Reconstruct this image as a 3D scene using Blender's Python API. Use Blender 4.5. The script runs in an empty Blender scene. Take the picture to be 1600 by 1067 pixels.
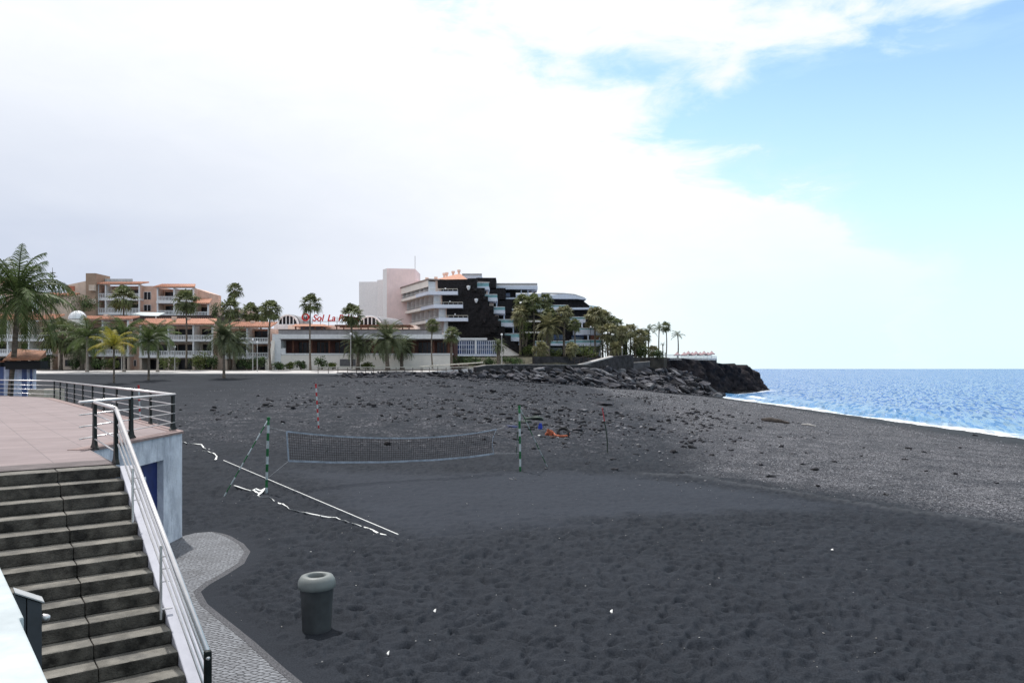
import bpy, bmesh, math, random
import numpy as np
from mathutils import Vector, Matrix
random.seed(7); RNG = np.random.default_rng(7)
S = bpy.context.scene; COL = S.collection
# ---------------------------------------------------------------- camera
EYE = 4.3; FPX = 1200.0; HV = 576.0
cd = bpy.data.cameras.new('camera'); cam = bpy.data.objects.new('camera', cd); COL.objects.link(cam)
cam.location = (0, 0, EYE); cam.rotation_euler = (math.radians(90), 0, 0)
cd.sensor_width = 36; cd.lens = 27.0; cd.shift_y = (HV-533.5)/1600; cd.clip_end = 60000; cd.clip_start = .05
S.camera = cam
S.view_settings.view_transform = 'Standard'; S.view_settings.look = 'None'
S.view_settings.exposure = 0.3; S.view_settings.gamma = 1
S.render.engine = 'CYCLES'
try:
    S.cycles.use_denoising = True; S.cycles.max_bounces = 6; S.cycles.transparent_max_bounces = 12
    S.cycles.sample_clamp_indirect = 4
except Exception: pass
# ---------------------------------------------------------------- sun and sky
SAZ, SEL = math.radians(-32), math.radians(61)
sun_vec = Vector((math.sin(SAZ)*math.cos(SEL), math.cos(SAZ)*math.cos(SEL), math.sin(SEL)))
sl = bpy.data.lights.new('sun', 'SUN'); so = bpy.data.objects.new('sun', sl); COL.objects.link(so)
sl.energy = 3.3; sl.angle = math.radians(1.2); sl.color = (1, .97, .93)
so.rotation_euler = sun_vec.to_track_quat('Z', 'Y').to_euler(); so.location = (0, 0, 80)
W = bpy.data.worlds.new('World'); S.world = W; W.use_nodes = True
def world():
    nt = W.node_tree; N = nt.nodes; L = nt.links; N.clear()
    def n(t, **k):
        a = N.new(t)
        for q, v in k.items(): setattr(a, q, v)
        return a
    def m(op, a, b=None, c=None, clamp=False):
        x = n('ShaderNodeMath', operation=op, use_clamp=clamp)
        for i, v in enumerate((a, b, c)):
            if v is None: continue
            if isinstance(v, (int, float)): x.inputs[i].default_value = v
            else: L.new(v, x.inputs[i])
        return x.outputs[0]
    out = n('ShaderNodeOutputWorld'); sky = n('ShaderNodeTexSky', sky_type='NISHITA')
    sky.sun_disc = False; sky.sun_elevation = SEL; sky.sun_rotation = SAZ
    sky.air_density = 1.0; sky.dust_density = .6; sky.ozone_density = 1.6
    bg = n('ShaderNodeBackground'); bg.inputs[1].default_value = .165
    tn = n('ShaderNodeMix', data_type='RGBA', blend_type='MULTIPLY'); tn.inputs[0].default_value = 1; tn.inputs[7].default_value = (.97, 1.06, 1.0, 1)
    L.new(sky.outputs[0], tn.inputs[6]); L.new(tn.outputs[2], bg.inputs[0])
    tc = n('ShaderNodeTexCoord'); sep = n('ShaderNodeSeparateXYZ'); L.new(tc.outputs['Generated'], sep.inputs[0])
    az = m('ARCTAN2', sep.outputs[0], sep.outputs[1]); el = m('ARCSINE', sep.outputs[2])
    def noise(scale, detail, rough, sx=1, sz=1, off=0, dist=0):
        mp = n('ShaderNodeMapping'); mp.inputs['Scale'].default_value = (sx, sx, sz)
        mp.inputs['Location'].default_value = (off, off*.7, 0)
        L.new(tc.outputs['Generated'], mp.inputs[0])
        t = n('ShaderNodeTexNoise'); t.inputs['Scale'].default_value = scale
        t.inputs['Detail'].default_value = detail; t.inputs['Roughness'].default_value = rough
        t.inputs['Distortion'].default_value = dist
        L.new(mp.outputs[0], t.inputs['Vector']); return t.outputs[0]
    n1 = noise(3.0, 7, .55, 1, 2.6, 1.3, .3); n2 = noise(9, 6, .6, 1, 2.4, 4.1, .4)
    azs = m('ADD', az, .02)
    l1 = m('SUBTRACT', m('SUBTRACT', .42, m('MULTIPLY', azs, .58)), m('MULTIPLY', m('MAXIMUM', m('SUBTRACT', az, .40), 0), .7)); l2 = m('ADD', .395, m('MULTIPLY', azs, .05))
    d = m('MINIMUM', m('SUBTRACT', el, l1), m('SUBTRACT', l2, el))
    w = m('ADD', m('MULTIPLY', m('SUBTRACT', n1, .5), .30), m('MULTIPLY', m('SUBTRACT', n2, .5), .27))
    dd = m('ADD', d, w)
    mr = n('ShaderNodeMapRange', interpolation_type='SMOOTHSTEP'); L.new(dd, mr.inputs[0])
    mr.inputs[1].default_value = -.035; mr.inputs[2].default_value = .085
    mr.inputs[3].default_value = 1; mr.inputs[4].default_value = 0
    # thin veil over the blue and haze near the horizon
    n3 = noise(5, 5, .6, 1, 4, 9.1, .5)
    veil = m('MULTIPLY', m('SUBTRACT', n3, .42, clamp=True), .9)
    hz = n('ShaderNodeMapRange', interpolation_type='SMOOTHSTEP'); L.new(el, hz.inputs[0])
    hz.inputs[1].default_value = .0; hz.inputs[2].default_value = .42; hz.inputs[3].default_value = .95; hz.inputs[4].default_value = .0
    fac = m('MAXIMUM', m('MAXIMUM', mr.outputs[0], veil), hz.outputs[0])
    # cloud tone: white, greyer low on the left
    g1 = n('ShaderNodeMapRange', interpolation_type='SMOOTHSTEP'); L.new(az, g1.inputs[0])
    g1.inputs[1].default_value = -.60; g1.inputs[2].default_value = .25; g1.inputs[3].default_value = 1; g1.inputs[4].default_value = 0
    e1 = n('ShaderNodeMapRange', interpolation_type='SMOOTHSTEP'); L.new(el, e1.inputs[0])
    e1.inputs[1].default_value = .10; e1.inputs[2].default_value = .44; e1.inputs[3].default_value = 1; e1.inputs[4].default_value = .0
    gr = m('MULTIPLY', m('MULTIPLY', g1.outputs[0], e1.outputs[0]), m('ADD', .55, m('MULTIPLY', n1, .9)), clamp=True)
    cc = n('ShaderNodeMix', data_type='RGBA'); L.new(gr, cc.inputs[0])
    cc.inputs[7].default_value = (.53, .58, .69, 1)
    cw = n('ShaderNodeMix', data_type='RGBA'); L.new(m('MULTIPLY', m('SUBTRACT', m('ADD', m('MULTIPLY', n1, .6), m('MULTIPLY', n2, .5)), .38), 3.2, clamp=True), cw.inputs[0]); cw.inputs[6].default_value = (.79, .82, .87, 1); cw.inputs[7].default_value = (.88, .90, .93, 1); L.new(cw.outputs[2], cc.inputs[6])
    # clear air near the horizon on the right is pale cyan
    cz = n('ShaderNodeMix', data_type='RGBA'); L.new(mr.outputs[0], cz.inputs[0])
    cz.inputs[6].default_value = (.62, .83, .86, 1); L.new(cc.outputs[2], cz.inputs[7])
    h1 = n('ShaderNodeMapRange', interpolation_type='SMOOTHSTEP'); L.new(el, h1.inputs[0]); h1.inputs[1].default_value = .02; h1.inputs[2].default_value = .26; h1.inputs[3].default_value = .9; h1.inputs[4].default_value = 0
    h2 = n('ShaderNodeMapRange', interpolation_type='SMOOTHSTEP'); L.new(az, h2.inputs[0]); h2.inputs[1].default_value = -.05; h2.inputs[2].default_value = .42
    c3 = n('ShaderNodeMix', data_type='RGBA'); L.new(m('MULTIPLY', h1.outputs[0], h2.outputs[0]), c3.inputs[0]); L.new(cz.outputs[2], c3.inputs[6]); c3.inputs[7].default_value = (.66, .84, .87, 1)
    b2 = n('ShaderNodeBackground'); L.new(c3.outputs[2], b2.inputs[0]); b2.inputs[1].default_value = 1.0
    mx = n('ShaderNodeMixShader'); L.new(fac, mx.inputs[0]); L.new(bg.outputs[0], mx.inputs[1]); L.new(b2.outputs[0], mx.inputs[2])
    L.new(mx.outputs[0], out.inputs[0])
world()
# ---------------------------------------------------------------- materials
MATS = {}
def mat(name, col, rough=.8, spec=.3, metal=0, var=.15, vscale=3, bump=0, bscale=20, col2=None, translucent=0, stain=0, stretch=None, alpha=None, island=0, coords='Object'):
    if name in MATS: return MATS[name]
    M = bpy.data.materials.new(name); M.use_nodes = True; MATS[name] = M
    nt = M.node_tree; N = nt.nodes; L = nt.links
    P = N['Principled BSDF']; P.inputs['Roughness'].default_value = rough; P.inputs['Metallic'].default_value = metal
    P.inputs['Specular IOR Level'].default_value = spec
    tc = N.new('ShaderNodeTexCoord'); vec = tc.outputs[coords]
    if stretch:
        mp = N.new('ShaderNodeMapping'); mp.inputs['Scale'].default_value = stretch; L.new(vec, mp.inputs[0]); vec = mp.outputs[0]
    t = N.new('ShaderNodeTexNoise'); t.inputs['Scale'].default_value = vscale; t.inputs['Detail'].default_value = 6
    t.inputs['Roughness'].default_value = .6; L.new(vec, t.inputs['Vector'])
    ra = N.new('ShaderNodeValToRGB'); L.new(t.outputs[0], ra.inputs[0])
    c2 = col2 or tuple(c*(1-var*1.6) for c in col)
    c1 = tuple(min(1, c*(1+var*.8)) for c in col)
    ra.color_ramp.elements[0].position = .35; ra.color_ramp.elements[0].color = (*c2, 1)
    ra.color_ramp.elements[1].position = .65; ra.color_ramp.elements[1].color = (*c1, 1)
    cout = ra.outputs[0]
    if island:
        g = N.new('ShaderNodeNewGeometry'); mr = N.new('ShaderNodeMapRange'); L.new(g.outputs['Random Per Island'], mr.inputs[0])
        mr.inputs[3].default_value = 1-island; mr.inputs[4].default_value = 1+island
        mx = N.new('ShaderNodeMix'); mx.data_type = 'RGBA'; mx.blend_type = 'MULTIPLY'; mx.inputs[0].default_value = 1
        L.new(cout, mx.inputs[6]); L.new(mr.outputs[0], mx.inputs[7]); cout = mx.outputs[2]
    if stain:
        t2 = N.new('ShaderNodeTexNoise'); t2.inputs['Scale'].default_value = .9; t2.inputs['Detail'].default_value = 9
        t2.inputs['Roughness'].default_value = .7
        mp2 = N.new('ShaderNodeMapping'); mp2.inputs['Scale'].default_value = (2.2, 2.2, .8); L.new(tc.outputs['Object'], mp2.inputs[0]); L.new(mp2.outputs[0], t2.inputs['Vector'])
        r2 = N.new('ShaderNodeValToRGB'); r2.color_ramp.elements[0].position = .46; r2.color_ramp.elements[1].position = .66
        r2.color_ramp.elements[0].color = (0, 0, 0, 1); r2.color_ramp.elements[1].color = (stain, stain, stain, 1); L.new(t2.outputs[0], r2.inputs[0])
        mx = N.new('ShaderNodeMix'); mx.data_type = 'RGBA'; L.new(r2.outputs[0], mx.inputs[0]); L.new(cout, mx.inputs[6])
        mx.inputs[7].default_value = (col[0]*.35, col[1]*.37, col[2]*.42, 1); cout = mx.outputs[2]
    L.new(cout, P.inputs['Base Color'])
    if bump:
        t3 = N.new('ShaderNodeTexNoise'); t3.inputs['Scale'].default_value = bscale; t3.inputs['Detail'].default_value = 5; L.new(vec, t3.inputs['Vector'])
        b = N.new('ShaderNodeBump'); b.inputs['Strength'].default_value = bump; b.inputs['Distance'].default_value = .05
        L.new(t3.outputs[0], b.inputs['Height']); L.new(b.outputs[0], P.inputs['Normal'])
    if translucent:
        tr = N.new('ShaderNodeBsdfTranslucent'); L.new(cout, tr.inputs[0]); ms = N.new('ShaderNodeMixShader'); ms.inputs[0].default_value = translucent
        L.new(P.outputs[0], ms.inputs[1]); L.new(tr.outputs[0], ms.inputs[2]); L.new(ms.outputs[0], N['Material Output'].inputs[0])
    if alpha is not None: P.inputs['Alpha'].default_value = alpha
    return M
def node_mat(name):
    M = bpy.data.materials.new(name); M.use_nodes = True; MATS[name] = M
    return M, M.node_tree.nodes, M.node_tree.links, M.node_tree.nodes['Principled BSDF']
white = mat('white_paint', (.74, .74, .76), .6, var=.06, stain=.18)
white_dirty = mat('weathered_white_paint', (.60, .63, .70), .75, var=.12, vscale=1.5, stain=.8, bump=.25, bscale=14)
white_glossy = mat('parapet_paint', (.46, .51, .525), .6, var=.10, stain=.3, bump=.1)
stringer_m = mat('stringer_paint', (.42, .42, .47), .6, var=.07, stain=.2)
peach = mat('peach_render', (.68, .47, .38), .85, var=.1, vscale=.6, stain=.15)
beige = mat('beige_render', (.62, .51, .43), .85, var=.1, vscale=.6, stain=.2)
pink = mat('pink_render', (.90, .70, .68), .8, var=.06, vscale=.3, stain=.1)
cream = mat('cream_render', (.86, .80, .74), .8, var=.05, vscale=.4, stain=.1)
cream_pink = mat('blush_render', (.88, .66, .55), .8, var=.06, vscale=.4, stain=.1)
grey_wall = mat('grey_render', (.28, .27, .28), .85, var=.12, vscale=.8, stain=.3)
tile = mat('roof_tile', (.50, .25, .17), .8, var=.25, vscale=4, bump=.6, bscale=10, stretch=(3, .6, 1))
lava = mat('lava_cladding', (.016, .014, .016), .9, var=.5, vscale=2.5, bump=.8, bscale=3)
seawall_m = mat('seawall_stone', (.040, .037, .040), .9, var=.35, vscale=1.2, bump=.5, bscale=3)
seawall_pale = mat('seawall_render', (.085, .08, .085), .9, var=.25, vscale=.7, bump=.2, bscale=3)
dark_glass = mat('dark_glass', (.018, .018, .022), .15, spec=.25, var=.3)
blue_glass = mat('blue_glass', (.03, .06, .16), .12, spec=.6, var=.4, vscale=.5)
teal_glass = mat('teal_glass', (.16, .34, .38), .1, spec=.6, var=.3, vscale=.4)
brown_wood = mat('brown_wood', (.13, .055, .035), .75, var=.3, bump=.3)
rust_wood = mat('rusty_roofing', (.24, .10, .05), .8, var=.3, bump=.3)
steel = mat('steel_tube', (.66, .64, .64), .32, spec=.5, metal=.75, var=.06)
post_m = mat('dark_green_iron', (.010, .014, .014), .5, spec=.2, var=.3, bump=.1)
iron_brown = mat('brown_iron', (.08, .055, .045), .6, var=.3)
riser_m = mat('shaded_riser', (.080, .073, .063), .95, var=.5, vscale=4, bump=.6, bscale=40, stain=.5)  # riser shade put into a colour darker than the treads, plus random stains
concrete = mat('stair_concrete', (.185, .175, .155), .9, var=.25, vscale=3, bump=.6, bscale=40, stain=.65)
concrete_dark = mat('stair_grout', (.11, .105, .095), .95)
pale_paving = mat('promenade_paving', (.46, .44, .43), .85, var=.08, vscale=.5)
prom_wall = mat('promenade_wall', (.13, .125, .14), .9, var=.2, vscale=.8)
kiosk_blue = mat('kiosk_blue', (.10, .14, .30), .7); kiosk_white = mat('kiosk_white', (.55, .60, .74), .7)
black_m = mat('matt_black', (.01, .011, .013), .8)
trunk_m = mat('palm_trunk', (.16, .13, .105), .95, var=.4, vscale=2, bump=1, bscale=6, stretch=(1, 1, 5))
trunk_pale = mat('pale_palm_trunk', (.34, .29, .25), .95, var=.3, vscale=2, bump=1, bscale=6, stretch=(1, 1, 5))
leaf_fan = mat('fan_leaf', (.125, .145, .06), .6, var=.35, vscale=1.5, translucent=.35, island=.45)
leaf_date = mat('date_leaf', (.13, .155, .08), .6, var=.35, vscale=1.5, translucent=.3, island=.45)
leaf_coco = mat('coconut_leaf', (.085, .12, .04), .55, var=.4, vscale=.8, translucent=.4, island=.4)
leaf_yellow = mat('yellow_leaf', (.30, .23, .035), .6, var=.4, vscale=.8, translucent=.4, island=.4, col2=(.18, .20, .03))
leaf_olive = mat('olive_leaf', (.22, .21, .105), .6, var=.35, vscale=1.2, translucent=.35, island=.5)
leaf_dead = mat('dead_leaf', (.28, .19, .12), .9, var=.4, vscale=2, translucent=.2, island=.5)
leaf_bush = mat('bush_leaf', (.07, .11, .04), .7, var=.4, vscale=1.2, translucent=.3, island=.55)
leaf_bush2 = mat('pale_bush_leaf', (.11, .14, .04), .7, var=.4, vscale=1.2, translucent=.3, island=.55)
rock_m = mat('basalt_rock', (.085, .084, .096), .9, spec=.2, var=.45, vscale=2.2, bump=.8, bscale=7)
rock_pale = mat('pale_basalt_rock', (.17, .168, .18), .9, spec=.2, var=.4, vscale=2.2, bump=.8, bscale=7)
rock_dark = mat('dark_basalt_rock', (.028, .028, .033), .9, spec=.2, var=.45, vscale=2.5, bump=.8, bscale=7)
g_paint = mat('green_paint', (.012, .11, .035), .5, var=.2, vscale=8); r_paint = mat('red_paint', (.40, .025, .03), .5, var=.2, vscale=8)
w_paint = mat('post_white', (.40, .45, .47), .5, var=.15, vscale=8)
tape = mat('white_tape', (.80, .80, .78), .7, var=.05)
net_tape = mat('net_tape', (.29, .33, .40), .8, var=.2, vscale=4); net_cord = mat('net_cord', (.020, .015, .014), 1, spec=0)
bin_body = mat('bin_plastic', (.055, .060, .064), .45, spec=.4, var=.2, vscale=3); bin_lid = mat('bin_lid_plastic', (.15, .165, .162), .5, spec=.4, var=.1)
door_blue = mat('blue_door', (.010, .022, .12), .5, var=.2, vscale=3); sign_red = mat('sign_red', (.62, .03, .03), .5, var=.05)
paper = mat('notice_white', (.6, .65, .75), .6, var=.05); ink = mat('notice_ink', (.08, .10, .20), .7)
orange_m = mat('orange_fabric', (.36, .10, .05), .8, var=.3); blue_m = mat('blue_fabric', (.02, .05, .40), .7, var=.3)
bluetarp = mat('navy_tarp', (.025, .035, .10), .7, var=.4); canvas = mat('pink_canvas', (.42, .30, .31), .8, var=.1)
shower_m = mat('shower_housing', (.05, .055, .065), .5, var=.15); shower_lid = mat('shower_cap', (.38, .39, .40), .5, var=.12)
paver_red = mat('coping_tile', (.26, .19, .18), .85, var=.15)
driftwood_m = mat('driftwood', (.06, .05, .045), .9, var=.4)
# ---------------------------------------------------------------- mesh helpers
def origin(o):
    v = Vector((0, 0, 0))
    while o is not None: v = v+Vector(o.location); o = o.parent
    return v
def tag(o, label=None, cat=None, group=None, kind=None):
    if label: o['label'] = label
    if cat: o['category'] = cat
    if group: o['group'] = group
    if kind: o['kind'] = kind
    return o
def thing(name, label, cat, loc, group=None):
    o = bpy.data.objects.new(name, None); COL.objects.link(o); o.location = loc; o.empty_display_size = .2
    return tag(o, label, cat, group)
def mesh_np(name, V, F, m, parent=None, loc=None, smooth=False, mi=None):
    """V (n,3) world coordinates, F list/array of faces"""
    V = np.asarray(V, dtype=np.float64)
    off = np.array(origin(parent)) if parent is not None else np.array(loc if loc is not None else (0, 0, 0), dtype=float)
    me = bpy.data.meshes.new(name)
    if isinstance(F, np.ndarray):
        k = F.shape[1]; me.vertices.add(len(V)); me.vertices.foreach_set('co', (V-off).astype(np.float32).ravel())
        me.loops.add(F.size); me.loops.foreach_set('vertex_index', F.astype(np.int32).ravel())
        me.polygons.add(len(F)); me.polygons.foreach_set('loop_start', np.arange(0, F.size, k, dtype=np.int32))
        me.update(calc_edges=True)
    else:
        me.from_pydata([tuple(v) for v in (V-off)], [], F)
    for x in (m if isinstance(m, (list, tuple)) else [m]): me.materials.append(x)
    if mi is not None: me.polygons.foreach_set('material_index', np.asarray(mi, dtype=np.int32))
    if smooth: me.polygons.foreach_set('use_smooth', np.ones(len(me.polygons), dtype=bool))
    me.update()
    o = bpy.data.objects.new(name, me); COL.objects.link(o)
    if parent is not None: o.parent = parent
    else: o.location = tuple(off)
    return o
class MB:
    def __init__(s): s.v = []; s.f = []; s.mi = []; s.cur = 0
    def add(s, vs, fs):
        b = len(s.v); s.v += [tuple(v) for v in vs]; s.f += [tuple(i+b for i in f) for f in fs]; s.mi += [s.cur]*len(fs)
    def hexa(s, p): s.add(p, [(0, 3, 2, 1), (4, 5, 6, 7), (0, 1, 5, 4), (1, 2, 6, 5), (2, 3, 7, 6), (3, 0, 4, 7)])
    def box(s, x0, y0, z0, x1, y1, z1):
        s.hexa([(x0, y0, z0), (x1, y0, z0), (x1, y1, z0), (x0, y1, z0), (x0, y0, z1), (x1, y0, z1), (x1, y1, z1), (x0, y1, z1)]); return s
    def fbox(s, F, a0, a1, b0, b1, z0, z1):
        (ox, oy), (ux, uy), (nx, ny) = F
        q = lambda a, b, z: (ox+ux*a+nx*b, oy+uy*a+ny*b, z)
        s.hexa([q(a0, b0, z0), q(a1, b0, z0), q(a1, b1, z0), q(a0, b1, z0), q(a0, b0, z1), q(a1, b0, z1), q(a1, b1, z1), q(a0, b1, z1)]); return s
    def prism(s, pts, z0, z1):
        n = len(pts); z0s = z0 if hasattr(z0, '__len__') else [z0]*n; z1s = z1 if hasattr(z1, '__len__') else [z1]*n
        vs = [(p[0], p[1], z) for p, z in zip(pts, z0s)]+[(p[0], p[1], z) for p, z in zip(pts, z1s)]
        s.add(vs, [tuple(range(n))[::-1], tuple(range(n, 2*n))]+[(i, (i+1) % n, n+(i+1) % n, n+i) for i in range(n)]); return s
    def tube(s, pts, r, n=6, cap=True):
        pts = [Vector(p) for p in pts]; k = len(pts); rs = r if hasattr(r, '__len__') else [r]*k; vs = []
        up = Vector((0, 0, 1))
        for i, p in enumerate(pts):
            t = (pts[min(i+1, k-1)]-pts[max(i-1, 0)])
            t = t.normalized() if t.length > 1e-9 else Vector((0, 0, 1))
            a = t.cross(up if abs(t.z) < .9 else Vector((1, 0, 0))).normalized(); b = t.cross(a)
            for j in range(n):
                th = 2*math.pi*j/n; vs.append(p+(a*math.cos(th)+b*math.sin(th))*rs[i])
        fs = [(i*n+j, i*n+(j+1) % n, (i+1)*n+(j+1) % n, (i+1)*n+j) for i in range(k-1) for j in range(n)]
        if cap: fs += [tuple(range(n))[::-1], tuple(range((k-1)*n, k*n))]
        s.add(vs, fs); return s
    def bar(s, p, q, r, n=6): return s.tube([p, q], r, n)
    def lathe(s, c, prof, n=24, close=False):
        vs = []; k = len(prof)
        for (r, z) in prof:
            for j in range(n):
                th = 2*math.pi*j/n; vs.append((c[0]+r*math.cos(th), c[1]+r*math.sin(th), c[2]+z))
        s.add(vs, [(i*n+j, i*n+(j+1) % n, (i+1)*n+(j+1) % n, (i+1)*n+j) for i in range(k-1) for j in range(n)]); return s
    def build(s, name, m, parent=None, loc=None, smooth=False, bevel=0):
        o = mesh_np(name, s.v, s.f, m, parent, loc, smooth, s.mi if isinstance(m, (list, tuple)) else None)
        if bevel:
            b = o.modifiers.new('bevel', 'BEVEL'); b.width = bevel; b.segments = 2; b.limit_method = 'ANGLE'
        return o
def X(u, y): return (u-800)/FPX*y
def Z(v, y): return EYE+(HV-v)*y/FPX
def P(u, v, y): return Vector((X(u, y), y, Z(v, y)))
# ---------------------------------------------------------------- numpy noise
def hash2(ix, iy, seed=0):
    h = (ix.astype(np.int64)*374761393+iy.astype(np.int64)*668265263+seed*974634777) & 0xffffffff
    h = ((h ^ (h >> 13))*1274126177) & 0xffffffff
    return ((h ^ (h >> 16)) & 0xffffff)/float(0xffffff)
def vnoise(x, y, seed=0):
    ix = np.floor(x); iy = np.floor(y); fx = x-ix; fy = y-iy
    fx = fx*fx*fx*(fx*(fx*6-15)+10); fy = fy*fy*fy*(fy*(fy*6-15)+10)
    a = hash2(ix, iy, seed); b = hash2(ix+1, iy, seed); c = hash2(ix, iy+1, seed); d = hash2(ix+1, iy+1, seed)
    return (a*(1-fx)+b*fx)*(1-fy)+(c*(1-fx)+d*fx)*fy
def fbm(x, y, o=4, seed=0):
    s = 0; a = 1; t = 0
    for i in range(o): s = s+a*vnoise(x*2**i+17.3*i, y*2**i-9.1*i, seed+i); t += a; a *= .5
    return s/t
def pits(x, y, cell, seed=0, r=.42):
    ix = np.floor(x/cell); iy = np.floor(y/cell); best = np.zeros_like(x)
    for dx in (-1, 0, 1):
        for dy in (-1, 0, 1):
            jx = ix+dx; jy = iy+dy
            px = (jx+hash2(jx, jy, seed))*cell; py = (jy+hash2(jx, jy, seed+5))*cell
            an = hash2(jx, jy, seed+9)*6.283; dep = .35+.65*hash2(jx, jy, seed+13)
            ex = (x-px)*np.cos(an)+(y-py)*np.sin(an); ey = -(x-px)*np.sin(an)+(y-py)*np.cos(an)
            d2 = (ex/(r*cell*1.25))**2+(ey/(r*cell*.75))**2
            best = np.maximum(best, dep*np.exp(-d2*1.6)-.25*np.exp(-((np.sqrt(d2)-1.15)/.35)**2)*dep)
    return best
def smooth(a, b, x):
    t = np.clip((x-a)/(b-a), 0, 1); return t*t*(3-2*t)
SEA = -2.6
WX = np.array([-400, -5.5, -1.0, 12.5, 21.9, 30.8, 39.6, 47, 52, 60, 90]); WY = np.array([121, 121, 130, 150, 162, 172, 190, 200, 205, 214, 250])
FX = np.array([-400, -28, -6, 3, 11, 25, 37, 45, 48, 53, 90]); FY = np.array([121, 121, 118.5, 124, 132, 149, 158, 168, 176, 190, 240])
def Tn(x, y):
    x = np.asarray(x, float); y = np.asarray(y, float)
    b = np.clip(.034*(y-28), 0, 3.15); b = np.where(y < 34, .034*6*smooth(22, 34, y), b)
    x0_ = -12+15*(1-smooth(16, 36, y)); g = np.clip((x-x0_)/(50-x0_), 0, None)**1.2
    g = np.where(g > 1, 1+(g-1)*1.2, g)
    z = b+(SEA-b)*g
    z = np.maximum(z, -8)
    wy = np.interp(x, WX, WY); fy = np.interp(x, FX, FY)
    t = np.clip((y-fy)/np.maximum(wy-fy, .5), 0, 1); t = np.where(x < -28, 0, t); zt = 3.7
    z = np.where((x > -28) & (x < 53), z*(1-t)+np.maximum(zt*smooth(60, 44, x)+z*(1-smooth(60, 44, x)), z)*t, z)
    return z
def T(x, y): return float(Tn(np.array([x]), np.array([y]))[0])
def G(u, v):
    """point of the beach seen at this picture position"""
    y = np.geomspace(4, 260, 6000); x = (u-800)/FPX*y; zr = EYE-(v-HV)/FPX*y; d = zr-Tn(x, y)
    k = int(np.argmax(d < 0)); return Vector((x[k], y[k], T(x[k], y[k])))
# ---------------------------------------------------------------- beach
def gp(u, v): return (X(u, FPX*EYE/(v-HV)), FPX*EYE/(v-HV))
PATH = [gp(*p) for p in [(262, 848), (285, 838), (305, 833), (330, 831), (352, 838), (372, 850), (382, 862), (372, 880), (345, 897), (318, 912), (302, 925), (312, 945), (345, 972), (385, 1005), (430, 1046), (455, 1067), (520, 1130)]]
def seg_dist(px, py, pts):
    best = np.full(px.shape, 1e9)
    for (x0, y0), (x1, y1) in zip(pts[:-1], pts[1:]):
        dx, dy = x1-x0, y1-y0; t = np.clip(((px-x0)*dx+(py-y0)*dy)/(dx*dx+dy*dy), 0, 1)
        best = np.minimum(best, np.hypot(px-x0-t*dx, py-y0-t*dy))
    return best
TRACK = [(G(u, v).x, G(u, v).y) for u, v in [(1010, 742), (1080, 746), (1140, 755), (1220, 767), (1300, 782), (1400, 798), (1500, 812), (1600, 830), (1750, 858)]]
def in_path(px, py):
    poly = PATH+[(-3.2, 7.5), (-8.4, 16.2)]; n = len(poly); ins = np.zeros(px.shape, bool)
    for i in range(n):
        x0, y0 = poly[i]; x1, y1 = poly[(i+1) % n]
        c = ((y0 > py) != (y1 > py)) & (px < (x1-x0)*(py-y0)/((y1-y0)+1e-12)+x0); ins ^= c
    return ins
def inside(px, py, poly):
    n = len(poly); ins = np.zeros(px.shape, bool)
    for i in range(n):
        x0, y0 = poly[i]; x1, y1 = poly[(i+1) % n]
        ins ^= ((y0 > py) != (y1 > py)) & (px < (x1-x0)*(py-y0)/((y1-y0)+1e-12)+x0)
    return ins
COURT = [(G(u, v).x, G(u, v).y) for u, v in [(430, 735), (520, 790), (622, 842), (760, 832), (950, 815), (1120, 803), (1330, 795), (1180, 765), (1020, 745), (860, 738), (700, 738)]]
TR_Y = np.array([t[1] for t in TRACK][::-1]+[45, 60, 120]); TR_X = np.array([t[0] for t in TRACK][::-1]+[8.5, 9.5, 10.5])
def shingle_mask(x, y):
    xb = np.interp(y, TR_Y, TR_X)+np.clip(18-y, 0, 20)*.6; return smooth(.8, 7.5, x-xb+(fbm(x*.25, y*.15, 4, 3)-.5)*6)*(1-smooth(37, 45, x))
PITS = [(G(u, v), rr, dd) for (u, v, rr, dd) in ((755, 866, .45, .10), (822, 870, .75, .16), (1290, 1000, .8, .08), (1340, 985, .9, .08))]
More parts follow.
